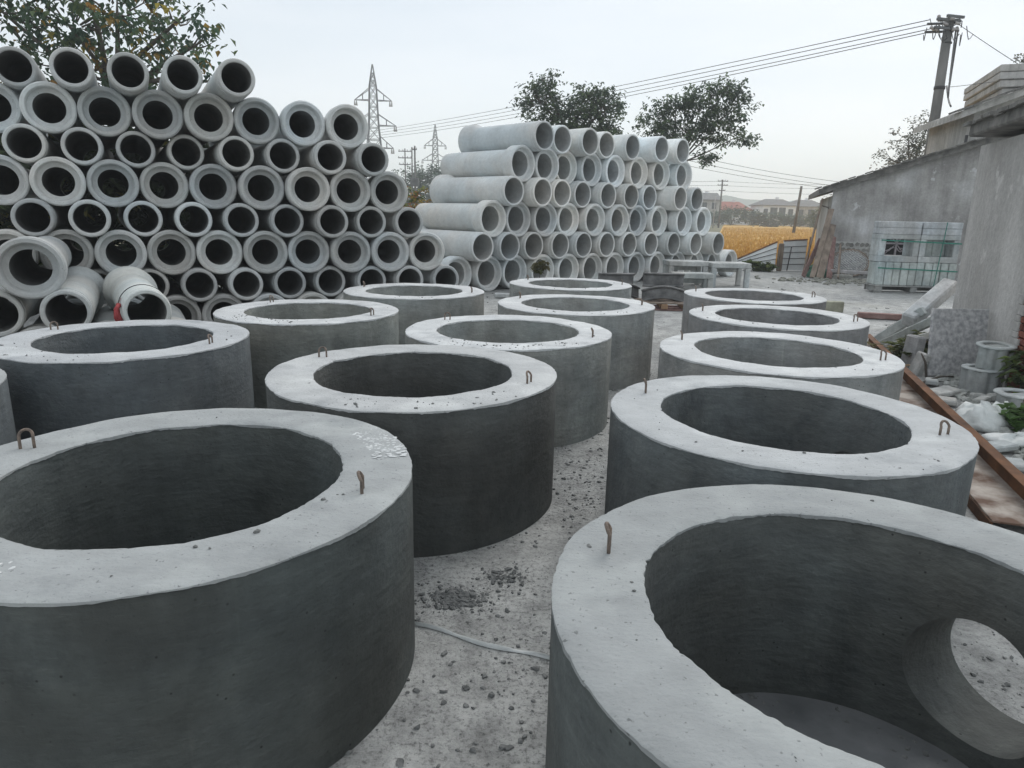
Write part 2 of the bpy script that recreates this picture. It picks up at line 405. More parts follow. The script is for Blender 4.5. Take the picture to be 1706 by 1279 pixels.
# hills
def hill(name, x0, x1, y, hgt, seed):
    r = random.Random(seed); n = 40; vs = []; fs = []
    ph = [r.random() * 6 for _ in range(4)]
    for i in range(n + 1):
        t = i / n; x = x0 + (x1 - x0) * t
        e = math.sin(math.pi * t) ** 0.8
        z = hgt * e * (0.75 + 0.18 * math.sin(5 * t + ph[0]) + 0.07 * math.sin(17 * t + ph[1]) + 0.03 * math.sin(41 * t + ph[2]))
        vs += [(x, y - 40, -0.05), (x, y, z), (x, y + 60, -0.05)]
    for i in range(n):
        a = 3 * i; fs += [(a, a + 3, a + 4, a + 1), (a + 1, a + 4, a + 5, a + 2)]
    mb = MB(); mb.add(vs, fs, 0, True); tag(mb.build(name, M['hill']), kind='structure')
hill('hill', 112, 310, 580, 25, 3)
hill('hill', -230, 55, 640, 15, 4)

# ------------------------------------------------------------------ concrete rings
RO, RI, RH = 0.85, 0.59, 0.756
def wobble(seed, freqs):
    r = random.Random(seed); cs = [(f, r.random() * 6.283, r.uniform(0.5, 1) * a) for f, a in freqs]
    return lambda t: sum(a * math.sin(f * t + p) for f, p, a in cs)
def ragged(seed, amp):
    """closed noise over the angle with sharp little nicks"""
    r = random.Random(seed); N = 720
    base = [0.0] * N
    for f, a in ((3, .25), (7, .3), (13, .35), (29, .3), (61, .3), (97, .22)):
        p = r.random() * 6.283; g = r.uniform(.5, 1)
        for i in range(N): base[i] += a * g * math.sin(f * 6.283 * i / N + p)
    for _ in range(60):
        c = r.randrange(N); wdt = r.randint(1, 3); dpt = r.uniform(0.3, 1.5)
        for k in range(-wdt, wdt + 1): base[(c + k) % N] -= dpt * (1 - abs(k) / (wdt + 1))
    return lambda t: amp * base[int(t / 6.283185 * N) % N]
def loop_mesh(mb, c, yaw, h=0.075, wd=0.06, r=0.0065, lean=0.0):
    pts = []
    for k in range(13):
        t = math.pi * k / 12
        pts.append((math.cos(t) * wd / 2, lean * math.sin(t), h - wd / 2 + math.sin(t) * wd / 2))
    pts = [(wd / 2, 0, -0.03)] + pts + [(-wd / 2, 0, -0.03)]
    q = RZ(yaw)
    mb.tube([q @ Vector(p) + Vector(c) for p in pts], r, 7)
def ico_clod(mb, p, s, r, flat=0.7):
    ph = (1 + 5 ** .5) / 2
    vs0 = [(-1, ph, 0), (1, ph, 0), (-1, -ph, 0), (1, -ph, 0), (0, -1, ph), (0, 1, ph), (0, -1, -ph), (0, 1, -ph), (ph, 0, -1), (ph, 0, 1), (-ph, 0, -1), (-ph, 0, 1)]
    fs = [(0, 11, 5), (0, 5, 1), (0, 1, 7), (0, 7, 10), (0, 10, 11), (1, 5, 9), (5, 11, 4), (11, 10, 2), (10, 7, 6), (7, 1, 8), (3, 9, 4), (3, 4, 2), (3, 2, 6), (3, 6, 8), (3, 8, 9), (4, 9, 5), (2, 4, 11), (6, 2, 10), (8, 6, 7), (9, 8, 1)]
    sx, sy, sz = s * r.uniform(.7, 1.3), s * r.uniform(.7, 1.3), s * flat * r.uniform(.7, 1.2); a = RZ(r.random() * 6.3)
    vs = []
    for v in vs0:
        k = r.uniform(0.45, 1.3) / 1.9
        vs.append(a @ Vector((v[0] * sx * k, v[1] * sy * k, v[2] * sz * k)) + Vector(p))
    mb.add(vs, fs)
def ring(name_label, cx, cy, wall_c, rim_c, loops, seed, dh=0.0, hole=None, crumbs=(0, 0, 6.28), rag=1.0):
    H = RH + dh
    root = empty('concrete_ring', (cx, cy, 0)); tag(root, name_label, 'concrete ring', 'cast concrete manhole rings in the yard')
    wo = wobble(seed, [(2, .005), (3, .004), (5, .003), (9, .0015)]); wi = wobble(seed + 1, [(2, .006), (3, .004), (6, .003), (11, .002)])
    N = 180
    prof = [(RI, 0.0), (RO, 0.0), (RO, H * .33), (RO, H * .66), (RO, H - .03), (RO - .006, H - .013), (RI + .006, H - .013), (RI, H - .03), (RI, H * .66), (RI, H * .33)]
    def jit(j, r, h):
        t = 2 * math.pi * j / N
        return ((r + wo(t)) if r > .7 else (r + wi(t)), h)
    mb = MB(); mb.revolve(prof, N, 0, True, True, 'z', jit)
    me = mb.mesh('ring_wall', M['ring']); fixn(me)
    o = link('wall', me, root, colr=wall_c)
    if hole is not None:
        az, rad, zc, back = hole
        cb = MB(); d = Vector((math.cos(az), math.sin(az), 0))
        cb.tube([(d * back) + Vector((0, 0, zc)), (d * 1.3) + Vector((0, 0, zc))], rad, 56, 0, True, True)
        co = cb.build('cutter', M['ring'], root); fixn(co.data)
        md = o.modifiers.new('b', 'BOOLEAN'); md.object = co; md.operation = 'DIFFERENCE'; md.solver = 'EXACT'
        bpy.context.view_layer.update()
        dg = bpy.context.evaluated_depsgraph_get()
        nm = bpy.data.meshes.new_from_object(o.evaluated_get(dg)); o.modifiers.clear(); o.data = nm
        bpy.data.objects.remove(co)
        me = nm
    sharp(me, 40)
    # trowelled cement skim on the rim, ragged at both edges
    eo = ragged(seed + 5, 0.0024 * rag); ei = ragged(seed + 9, 0.0032 * rag); zz = wobble(seed + 3, [(2, .002), (5, .002), (11, .0015), (23, .001)])
    z2 = wobble(seed + 4, [(3, .002), (7, .002), (19, .0015)])
    N2 = 420
    prof2 = [(RO, H - .014), (RO, H - .005), (RO - .009, H), (RO - .07, H + .001), (RO - .13, H), (RI + .06, H + .001), (RI + .009, H), (RI, H - .005), (RI, H - .014)]
    def jit2(j, r, h):
        t = 2 * math.pi * j / N2
        k = (r - RI) / (RO - RI)
        if r >= RO - .0001: r = r + wo(t) + eo(t) + 0.001
        elif r <= RI + .0001: r = r + wi(t) - ei(t) - 0.001
        elif k > .9: r += wo(t) + eo(t) * .8
        elif k < .1: r += wi(t) - ei(t) * .8
        hh = h + (zz(t) * k + z2(t) * (1 - k)) if h > H - .01 else h
        if h <= H - .010: hh = h + 0.003 * math.sin(13 * t + seed) + eo((t * 2) % 6.283) * 0.8
        return r, hh
    mb = MB(); mb.revolve(prof2, N2, 0, False, True, 'z', jit2)
    me = mb.mesh('ring_rim', M['rim']); sharp(me, 50)
    link('rim', me, root, colr=rim_c)
    for (az, yaw, hh) in loops:
        mb = MB(); loop_mesh(mb, (math.cos(az) * .72, math.sin(az) * .72, H), yaw, hh * .75, 0.047, 0.006, .012)
        mb.build('lifting_loop', M['rebar'], root)
    r = random.Random(seed + 77)
    mb = MB(); nc, a0, a1 = crumbs
    for k in range(nc + 14):
        a = r.uniform(a0, a1) if k < nc else r.random() * 6.283
        rr = r.uniform(RI + .02, RO - .02); s = 0.002 + 0.009 * r.random() ** 5
        ico_clod(mb, (rr * math.cos(a), rr * math.sin(a), H + s * .25), s, r)
    for k in range(110):
        a = r.random() * 6.283; s = 0.0025 + 0.012 * r.random() ** 4
        ico_clod(mb, ((RO + .004 + .05 * r.random() ** 3) * math.cos(a), (RO + .004 + .05 * r.random() ** 3) * math.sin(a), s * .2), s, r)
    tag(mb.build('mortar_crumbs', M['crumb'], root), kind='stuff')
    return root
def azi(p, c): return math.atan2(p[1] - c[1], p[0] - c[0])
D = R
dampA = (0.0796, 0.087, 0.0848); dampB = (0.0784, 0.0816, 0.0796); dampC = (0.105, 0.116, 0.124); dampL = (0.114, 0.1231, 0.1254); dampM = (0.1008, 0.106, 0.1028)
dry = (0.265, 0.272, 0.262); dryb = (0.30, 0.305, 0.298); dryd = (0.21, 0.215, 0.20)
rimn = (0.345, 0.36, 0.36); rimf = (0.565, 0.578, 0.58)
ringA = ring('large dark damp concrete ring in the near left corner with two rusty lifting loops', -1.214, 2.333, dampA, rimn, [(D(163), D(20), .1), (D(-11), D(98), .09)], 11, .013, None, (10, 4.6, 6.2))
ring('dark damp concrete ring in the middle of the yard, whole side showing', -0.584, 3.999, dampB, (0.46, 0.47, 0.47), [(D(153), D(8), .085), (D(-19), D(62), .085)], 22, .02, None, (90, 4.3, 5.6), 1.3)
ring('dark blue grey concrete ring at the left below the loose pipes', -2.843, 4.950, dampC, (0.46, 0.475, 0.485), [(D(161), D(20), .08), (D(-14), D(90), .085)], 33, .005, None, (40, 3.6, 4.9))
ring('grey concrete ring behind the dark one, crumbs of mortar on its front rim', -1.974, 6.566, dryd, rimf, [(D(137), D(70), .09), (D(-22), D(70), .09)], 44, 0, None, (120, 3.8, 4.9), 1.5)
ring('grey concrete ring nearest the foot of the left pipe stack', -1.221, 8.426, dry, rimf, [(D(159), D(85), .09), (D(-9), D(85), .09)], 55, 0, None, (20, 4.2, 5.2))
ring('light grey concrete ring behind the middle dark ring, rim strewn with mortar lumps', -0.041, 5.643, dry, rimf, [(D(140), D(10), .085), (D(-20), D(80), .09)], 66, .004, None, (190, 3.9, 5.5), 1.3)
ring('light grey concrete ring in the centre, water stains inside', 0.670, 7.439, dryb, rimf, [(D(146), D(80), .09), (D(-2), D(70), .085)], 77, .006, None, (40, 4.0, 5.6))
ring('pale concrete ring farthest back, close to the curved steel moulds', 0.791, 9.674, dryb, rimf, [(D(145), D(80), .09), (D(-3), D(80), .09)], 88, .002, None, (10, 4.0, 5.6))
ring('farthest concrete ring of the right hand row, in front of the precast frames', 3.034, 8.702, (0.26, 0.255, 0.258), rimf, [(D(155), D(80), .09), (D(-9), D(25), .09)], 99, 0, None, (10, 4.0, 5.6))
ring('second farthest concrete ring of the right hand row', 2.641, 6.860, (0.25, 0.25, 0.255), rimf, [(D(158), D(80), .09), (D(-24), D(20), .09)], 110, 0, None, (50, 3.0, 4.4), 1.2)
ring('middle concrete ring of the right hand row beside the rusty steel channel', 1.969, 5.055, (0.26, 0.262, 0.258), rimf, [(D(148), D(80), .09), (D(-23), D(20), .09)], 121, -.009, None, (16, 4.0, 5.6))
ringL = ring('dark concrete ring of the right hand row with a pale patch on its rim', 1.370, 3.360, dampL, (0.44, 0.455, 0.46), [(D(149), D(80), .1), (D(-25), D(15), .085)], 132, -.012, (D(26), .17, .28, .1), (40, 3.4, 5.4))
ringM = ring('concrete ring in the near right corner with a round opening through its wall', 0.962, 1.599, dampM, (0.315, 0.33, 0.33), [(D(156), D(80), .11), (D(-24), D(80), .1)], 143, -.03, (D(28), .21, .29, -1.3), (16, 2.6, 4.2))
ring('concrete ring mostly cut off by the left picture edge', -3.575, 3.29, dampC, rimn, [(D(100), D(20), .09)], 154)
# wet slurry floor inside the near right ring
def disc(name, cx, cy, rad, z, mat, seed, n=48, amp=.03):
    wb = wobble(seed, [(2, amp), (3, amp), (7, amp * .4)]); mb = MB()
    mb.add([(cx, cy, z)] + [(cx + (rad + wb(6.283 * k / n)) * math.cos(6.283 * k / n), cy + (rad + wb(6.283 * k / n)) * math.sin(6.283 * k / n), z) for k in range(n)], [(0, 1 + k, 1 + (k + 1) % n) for k in range(n)])
    return mb.build(name, mat)
tag(disc('cement_slurry', .962, 1.599, .605, .004, M['slurry'], 3, 48, .002), 'dark wet cement film on the ground inside the near right ring', 'slurry', kind='stuff')
# white cement splashes on the rim of the near left ring
def splashes(root, az0, az1, n, seed, H, r0=.66, r1=.83, s0=.003, s1=.011):
    r = random.Random(seed); mb = MB()
    for _ in range(n):
        a = r.uniform(az0, az1); rr = r.uniform(r0, r1); s = r.uniform(s0, s1); q = RZ(a + r.uniform(-.3, .3)); k = 9
        ce = Vector((rr * math.cos(a), rr * math.sin(a), H))
        vs = [ce + Vector((0, 0, .002))]
        for j in range(k):
            t = 6.283 * j / k; g = r.uniform(.7, 1.2)
            vs.append(ce + q @ Vector((math.cos(t) * s * 1.25 * g, math.sin(t) * s * .9 * g, -.001)))
        mb.add(vs, [(0, 1 + j, 1 + (j + 1) % k) for j in range(k)], 0, True)
    tag(mb.build('cement_splash', M['splash'], root), kind='stuff')
splashes(ringA, D(15), D(42), 190, 5, RH + .016, .70, .84)
splashes(ringA, D(-128), D(-98), 130, 6, RH + .0155, .68, .83)

# ------------------------------------------------------------------ concrete pipes
def pipe_meshes(tagname, Rb, Rs, bore, sock, length, bell, inner='bore'):
    """front end of the pipe at the origin, running back along +Y. two kinds: bell in front or spigot in front"""
    res = {}
    ch = 0.012
    # barrel from spigot end (h=0) to bell end (h=length-bell)
    b = MB(); n = 56
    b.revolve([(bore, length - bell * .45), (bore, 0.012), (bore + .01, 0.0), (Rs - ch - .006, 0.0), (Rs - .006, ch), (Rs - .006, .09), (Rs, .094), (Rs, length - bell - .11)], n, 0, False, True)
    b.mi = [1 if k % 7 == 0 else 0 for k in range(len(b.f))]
    s = MB()
    s.revolve([(Rs, length - bell - .11), (Rs + (Rb - Rs) * .35, length - bell - .055), (Rb - .012, length - bell), (Rb, length - bell + .03), (Rb, length - .018), (Rb - .016, length),
               (sock + .014, length), (sock + .002, length - .014), (sock - .004, length - bell * .42), (sock - .02, length - bell * .45), (bore, length - bell * .45)], n, 0, False, True)
    for kind in 'sb':
        for nm, q in (('barrel', b), ('bell', s)):
            k = MB(); k.f = list(q.f); k.mi = list(q.mi); k.sm = list(q.sm)
            if kind == 's': k.v = list(q.v)
            else:
                k.v = [(x, length - y, z) for x, y, z in q.v]; k.f = [f[::-1] for f in q.f]
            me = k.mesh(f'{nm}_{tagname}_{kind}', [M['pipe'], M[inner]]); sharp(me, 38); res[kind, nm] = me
    return res
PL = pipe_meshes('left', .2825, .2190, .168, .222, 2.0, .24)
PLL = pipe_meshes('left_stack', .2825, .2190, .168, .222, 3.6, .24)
PR = pipe_meshes('right', .3880, .3140, .264, .322, 2.5, .28, 'bore_shade_pale')
prand = random.Random(9)
def pipe(meshes, kind, loc, yaw, label, group, tint):
    root = empty('concrete_pipe', loc, (0, 0, yaw))
    tag(root, label, 'concrete pipe', group)
    roll = prand.random() * 6.283
    for nm in ('barrel', 'bell'):
        link(nm, meshes[kind, nm], root, rot=(0, roll, 0), colr=tint)
    return root
def stack(rows, meshes, d, a, pit, dz, z0, which, group, base):
    la = Vector((math.cos(a), math.sin(a), 0)); ax = Vector((math.sin(a), -math.cos(a), 0)); nR = len(rows)
    pr = random.Random(31)
    for i, (t, st, lo, offs) in enumerate(rows):
        for k, s in enumerate(offs):
            p = Vector((0, d, z0 + (nR - 1 - i) * dz)) + la * (st + (lo + k) * pit) + ax * s
            rown = 'top row' if i == 0 else ('bottom row' if i == nR - 1 else f'{ORD[i]} row down')
            n = len(offs)
            posn = 'leftmost' if k == 0 else ('rightmost' if k == n - 1 else f'{ORD[k]} from the left')
            end = 'flared' if t == 'b' else 'plain ended'
            g = base * pr.uniform(0.74, 1.1); tw = pr.uniform(-.022, .022)
            tint = (g * (1 + tw), g * (1 + .006), g * (1 - tw * 1.2))
            pipe(meshes, t, p, a + pr.uniform(-.012, .012), f'{end} pipe, {posn} in the {rown} of {which} stack', group, tint)
LROWS = [
    ('s', -6.157, 0, [-0.72, -0.39, -0.3, -0.11, 0.08]),
    ('b', -6.443, 0, [-0.95, -0.66, -0.64, -0.52, -0.38, -0.39, -0.29, -0.23]),
    ('s', -6.157, 0, [-0.61, -0.59, -0.63, -0.66, -0.39, -0.33, -0.12, -0.05]),
    ('b', -6.443, 0, [-0.66, -0.57, -0.61, -0.68, -0.52, -0.34, -0.19, -0.21, -0.26]),
    ('s', -6.157, 0, [-0.39, -0.28, -0.5, -0.38, -0.36, -0.29, -0.14, -0.23, -0.24]),
    ('b', -6.443, 0, [-0.38, -0.45, -0.38, -0.48, -0.44, -0.36, -0.35, -0.27, -0.24, -0.26]),
    ('s', -5.023, -2, [-0.58, -0.52, -0.5, -0.4, -0.35, -0.35, -0.4, -0.29, -0.25, -0.22]),
    ('b', -4.742, -2, [-0.55, -0.5, -0.48, -0.47, -0.34, -0.28, -0.23, -0.18, -0.13, -0.07])]
RROWS = [
    ('s', 0.468, 0, [0.37, 0.19, 0.35, 0.21, 0.4, 0.72, 0.83]),
    ('b', 0.079, 0, [0.12, 0.12, -0.01, 0.11, 0.22, 0.35, 0.49, 0.67]),
    ('s', -0.310, 0, [0.26, 0.37, 0.24, 0.19, 0.34, 0.45, 0.45, 0.87, 0.88]),
    ('b', -0.700, 0, [0.05, 0.03, 0.12, 0.12, 0.29, 0.43, 0.41, 0.53, 0.79, 0.91]),
    ('s', -1.089, 0, [0.16, 0.17, 0.14, 0.24, 0.29, 0.38, 0.48, 0.59, 0.77, 0.96, 1.19]),
    ('b', -0.700, -1, [-0.18, -0.06, -0.05, 0.08, 0.18, 0.28, 0.36, 0.46, 0.57, 0.69, 0.79, 0.88, 0.98])]
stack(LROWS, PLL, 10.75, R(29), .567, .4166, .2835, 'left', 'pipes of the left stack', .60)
stack(RROWS, PR, 15.6, R(44), .779, .587, .3895, 'right', 'pipes of the right stack', .82)
# loose pile in front of the left stack
NG = 'loose pipes in front of the left stack'
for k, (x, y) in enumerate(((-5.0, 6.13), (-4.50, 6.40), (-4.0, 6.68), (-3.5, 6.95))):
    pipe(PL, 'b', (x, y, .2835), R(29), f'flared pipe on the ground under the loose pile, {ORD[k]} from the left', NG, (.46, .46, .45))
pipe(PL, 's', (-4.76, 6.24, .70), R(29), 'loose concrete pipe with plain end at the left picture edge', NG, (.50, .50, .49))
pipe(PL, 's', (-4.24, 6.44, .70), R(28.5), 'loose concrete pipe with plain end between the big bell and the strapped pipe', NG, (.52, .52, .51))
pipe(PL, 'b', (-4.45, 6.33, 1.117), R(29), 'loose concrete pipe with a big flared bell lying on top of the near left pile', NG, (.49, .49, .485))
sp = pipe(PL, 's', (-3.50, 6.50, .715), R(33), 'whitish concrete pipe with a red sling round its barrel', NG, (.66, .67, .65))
def strap_ring(name, root, y, rad, wd, mat, th=.004):
    mb = MB(); mb.revolve([(rad, y), (rad + th, y), (rad + th, y + wd), (rad, y + wd)], 40, 0, True, True)
    o = mb.build(name, mat, root); return o
rs = empty('lifting_sling', (-3.50, 6.50, .715), (0, 0, R(33))); tag(rs, 'red and black webbing sling wrapped round the whitish loose pipe', 'sling')
strap_ring('black_webbing', rs, .36, .2205, .03, M['wire'])
mb = MB()
for k in range(9):
    t0 = R(150 + k * 11); t1 = R(150 + (k + 1) * 11)
    for (a, b2) in ((t0, t1),):
        q = [(.228 * math.cos(a), .20 + .012 * math.sin(k), .228 * math.sin(a)), (.228 * math.cos(b2), .20 + .012 * math.sin(k + 1), .228 * math.sin(b2)), (.228 * math.cos(b2), .25, .228 * math.sin(b2)), (.228 * math.cos(a), .25, .228 * math.sin(a))]
        mb.add(q, [(0, 1, 2, 3), (3, 2, 1, 0)])
mb.tube([(.235 * math.cos(R(165)), .10, .235 * math.sin(R(165))), (.26 * math.cos(R(172)), .02, .26 * math.sin(R(172))), (.27 * math.cos(R(190)), .0, .27 * math.sin(R(190))), (.26 * math.cos(R(205)), .06, .26 * math.sin(R(205))), (.24 * math.cos(R(205)), .2, .24 * math.sin(R(205))), (.235 * math.cos(R(165)), .2, .235 * math.sin(R(165))), (.235 * math.cos(R(165)), .10, .235 * math.sin(R(165)))], .021, 7)
mb.build('red_webbing', M['red'], rs)

# ------------------------------------------------------------------ trees
def tree(name, label, base, lobes, ntwig, leaf, cols, seed, trunk_r=.1, group=None, droop=.5, per=11, tw=.35, cat='tree', limb=True, fine=True, rare=0):
    r = np.random.default_rng(seed); rr = random.Random(seed)
    root = empty(name, base); tag(root, label, cat, group)
    b = Vector(base)
    vol = np.array([max(.05, l[1][0] * l[1][1] * l[1][2]) ** .8 for l in lobes]); vol /= vol.sum()
    mb = MB(); V = []; F = []; C = []
    top = Vector(np.average([l[0] for l in lobes], axis=0, weights=vol)) - b
    fork = top * .55; fork.z = max(.3, min(l[0][2] - l[1][2] for l in lobes) - b.z)
    mb.tube([(0, 0, -.05), fork * .5 + Vector((rr.uniform(-.1, .1), rr.uniform(-.1, .1), 0)), fork], [trunk_r, trunk_r * .8, trunk_r * .65], 9)
    cen = []
    for (c, rad) in lobes:
        cc = Vector(c) - b; cen.append(cc)
        if limb:
            mid = fork.lerp(cc, .5) + Vector((rr.uniform(-.2, .2), rr.uniform(-.2, .2), rr.uniform(0, .25)))
            mb.tube([fork, mid, cc, cc + (cc - mid) * .4], [trunk_r * .5, trunk_r * .36, trunk_r * .22, trunk_r * .08], 6)
    for t in range(ntwig):
        li = int(r.choice(len(lobes), p=vol)); c, rad = lobes[li]
        d = r.normal(size=3); d /= np.linalg.norm(d)
        k = r.random() ** (1 / 2.4)
        p = cen[li] + Vector((d[0] * rad[0] * k, d[1] * rad[1] * k, d[2] * rad[2] * k))
        dv = Vector(d) * .6 + Vector(r.normal(size=3)) * .6; dv.z = dv.z * .45 + .1; dv.normalize()
        tl = tw * r.uniform(.6, 1.3)
        if fine and t % 3 == 0:
            mb.tube([cen[li].lerp(p, .35), cen[li].lerp(p, .75) + Vector((0, 0, .04)), p + dv * tl * .6], [trunk_r * .14, trunk_r * .09, trunk_r * .035], 4, cap=False)
        base_c = cols[int(r.integers(len(cols) - rare))] if (rare == 0 or r.random() < .93) else cols[len(cols) - 1 - int(r.integers(rare))]
        g = r.uniform(.7, 1.3)
        for q in range(per):
            u = (q + r.random()) / per
            o = p + dv * tl * u + Vector(r.normal(size=3)) * tl * .16
            az = r.random() * 6.283; ld = Vector((math.cos(az), math.sin(az), -droop * r.uniform(.3, 1.6))).normalized()
            sd = ld.cross(Vector((0, 0, 1))); sd = (sd if sd.length > .05 else Vector((1, 0, 0))).normalized()
            up = sd.cross(ld); ln = leaf * r.uniform(.65, 1.25); wd = ln * r.uniform(.24, .34); fo = up * wd * .45
            n0 = len(V)
            V += [o, o + ld * ln * .42 + sd * wd + fo, o + ld * ln - up * ln * .12, o + ld * ln * .42 - sd * wd + fo]
            F += [(n0, n0 + 1, n0 + 2), (n0, n0 + 2, n0 + 3)]
            cc = base_c if r.random() < .97 else cols[-1]
            h = g * r.uniform(.8, 1.2)
            C += [(cc[0] * h, cc[1] * h, cc[2] * h, 1)] * 4
    mb.build('trunk', M['bark'], root)
    me = bpy.data.meshes.new('crown'); me.from_pydata([tuple(v) for v in V], [], F); me.materials.append(M['leaf'])
    at = me.attributes.new('leaf_colour', 'FLOAT_COLOR', 'POINT'); at.data.foreach_set('color', np.array(C, dtype=np.float32).ravel())
    link('crown', me, root)
    return root
G1 = [(.09, .155, .10), (.11, .17, .105), (.075, .125, .09), (.13, .18, .085), (.10, .16, .095), (.34, .19, .05)]
tree('broadleaf_tree', 'leafy tree with some orange leaves rising behind the left pipe stack', (-7.6, 14.2, 0),
     [((-9.6, 14.0, 5.1), (1.2, 1.0, .75)), ((-8.5, 14.2, 4.9), (1.1, 1.0, .75)), ((-7.5, 14.0, 5.1), (1.0, 1.0, .8)), ((-6.5, 14.1, 5.0), (.75, .8, .7)), ((-6.15, 13.9, 4.55), (.5, .5, .5)), ((-8.3, 14, 4.1), (1.2, .8, .5)), ((-7.0, 14, 4.1), (.8, .7, .5)), ((-6.0, 14, 4.0), (.3, .4, .45)), ((-8.2, 14.3, 5.9), (1.8, 1.0, .7))],
     430, .15, G1 + [(.36, .30, .07), (.30, .2, .05)], 2, .13, None, .75, 9, .32, rare=3)
G2 = [(.085, .12, .092), (.10, .14, .10), (.075, .105, .085), (.11, .16, .085), (.12, .17, .09)]
tree('broadleaf_tree', 'dark leafy tree behind the left half of the right pipe stack', (2.0, 26.2, 0),
     [((.75, 26, 5.55), (.75, .7, .65)), ((.95, 26, 6.1), (.5, .5, .4)), ((1.9, 26, 5.2), (.9, .9, .75)), ((2.35, 26, 5.75), (.5, .5, .4)), ((3.0, 26, 5.2), (.8, .8, .7)), ((2.9, 26, 5.8), (.35, .4, .2)), ((1.4, 26, 4.6), (1.1, .8, .4)), ((3.1, 26, 4.5), (.8, .7, .3))],
     560, .145, G2, 3, .12, 'dark trees behind the right stack', .5, 11, .36)
tree('broadleaf_tree', 'dark spreading tree overhanging the right end of the right pipe stack', (5.2, 26.3, 0),
     [((4.9, 26, 5.0), (.65, .6, .5)), ((5.6, 26, 5.4), (.7, .7, .5)), ((6.5, 26, 5.6), (.8, .8, .6)), ((7.3, 26, 6.0), (.6, .6, .45)), ((7.9, 26, 5.55), (.55, .6, .5)), ((7.2, 26, 5.0), (.8, .8, .5)), ((6.3, 26, 4.6), (1.0, .8, .45)), ((7.7, 26, 4.4), (.8, .6, .3)), ((5.2, 26, 4.4), (.8, .7, .4)), ((6.8, 25.9, 3.75), (.25, .3, .22))],
     560, .145, G2, 4, .07, 'dark trees behind the right stack', .5, 11, .36)
GF = [(.055, .10, .07), (.065, .115, .075), (.045, .085, .06)]
fr = random.Random(12)
# far trees at the gap between the stacks
for k, (x, y, z, rx, rz, lab) in enumerate((
        (-13.8, 92, 4.6, 2.6, 2.6, 'hazy grey green tree left of the distant poles, between the stacks'),
        (-11.2, 94, 5.0, 2.8, 2.8, 'hazy grey green tree behind the thin distant poles'),
        (-8.0, 96, 4.0, 2.6, 2.4, 'hazy tree right of the distant poles, half hidden by pipes'))):
    tree('distant_tree', lab, (x, y, 0), [((x, y, z), (rx, rx, rz)), ((x + .9, y, z + 1.0), (rx * .6, rx * .6, rz * .6)), ((x - 1, y, z - 1.6), (rx * .9, rx * .8, rz * .6))], 330, .42, GF, 40 + k, .22, 'distant trees between the stacks', .3, 6, .7, limb=True, fine=False)
GY = [(.34, .25, .05), (.20, .22, .06), (.10, .15, .05), (.36, .18, .05)]
tree('shrub', 'yellowing shrub glimpsed between the two pipe stacks', (-3.1, 22, 0), [((-3.1, 22, 1.5), (1.0, .7, .85)), ((-2.6, 22, 1.2), (.8, .7, .7))], 170, .16, GY, 51, .05, None, .4, 9, .25, cat='shrub')
# foliage glimpsed through left-stack bores; dense hedge added to block sky and darken them
GS = [(.04, .06, .03), (.05, .07, .03), (.035, .05, .028), (.2, .18, .04)]
for k, (x, y, h, sc_) in enumerate(((-12.9, 13.4, 2.0, 1), (-11.6, 12.9, 2.1, 1), (-10.4, 13.2, 2.1, 1), (-9.2, 12.8, 2.2, 1), (-8.0, 13.3, 2.1, 1), (-6.8, 13.8, 2.0, 1), (-5.6, 14.3, 1.7, 1), (-4.3, 14.8, 1.6, 1))):
    tree('shrub', f'dark green shrub behind the left stack seen through its pipes, {ORD[k]} of the sky-blocking hedge', (x, y, 0), [((x, y, h * .55), (.85, .6, h * .6)), ((x + .2, y, h * 1.15), (.85, .6, h * .6)), ((x - .3, y + .35, h * .8), (.8, .5, h * .8))], 400, .27, GS, 60 + k, .06, 'shrubs behind the left stack', .5, 9, .3, cat='shrub', fine=False, rare=1)
# tree line behind the field
tl = [(40.5, 141, 1.3, 3.0), (44, 144, 1.9, 3.2), (47.5, 142, 1.5, 2.6), (51, 140, 1.3, 2.4), (54, 138, 1.1, 2.4), (57.5, 137, 1.05, 2.6), (61, 138, 1.15, 2.6), (64.5, 136, 1.8, 3.0), (67.5, 132, 2.2, 3.2), (37, 138, 1.2, 2.4), (34.0, 140, 1.6, 2.6)]
for k, (x, y, h, rx) in enumerate(sorted(tl)):
    tree('distant_tree', f'hazy low tree at the far edge of the rice field, {ORD[k]} from the left', (x, y, 0), [((x, y, h), (rx, rx * .7, h * .9)), ((x + rx * .3, y, h * 1.5), (rx * .6, rx * .6, h * .5))], 170, .5, GF, 80 + k, .15, 'trees along the far edge of the field', .3, 6, .8, fine=False)
tree('shrub', 'round dark green bush at the left edge of the rice field', (44.3, 128, 0), [((44.3, 128, 1.1), (1.6, 1.2, 1.2)), ((46.5, 128, .5), (1.8, 1, .6))], 130, .4, [(.035, .055, .04), (.045, .065, .045)], 97, .1, None, .3, 6, .5, cat='shrub', fine=False)
tree('shrub', 'loose green tree beyond the field just left of the workshop corner', (44.0, 100, 0), [((44.2, 100, 2.2), (1.6, 1.2, 1.6)), ((44.6, 100, 3.7), (1.0, 1.0, .9)), ((43.0, 100, 1.6), (1.5, 1.1, 1.2))], 240, .32, [(.08, .115, .06), (.11, .14, .07), (.06, .085, .05)], 98, .1, None, .4, 8, .6, cat='tree')
tree('broadleaf_tree', 'pale sparse tree standing behind the workshop by the concrete pole', (19.8, 36, 0), [((18.8, 36, 4.6), (.9, .8, .6)), ((19.4, 36, 5.6), (.9, .8, .7)), ((20.3, 36, 6.3), (.9, .8, .6)), ((20.6, 36, 5.2), (1.0, .8, .8)), ((19.7, 36, 4.6), (1.0, .8, .7))], 230, .17, [(.14, .155, .12), (.1, .12, .09), (.2, .2, .17)], 99, .1, None, .4, 8, .4)
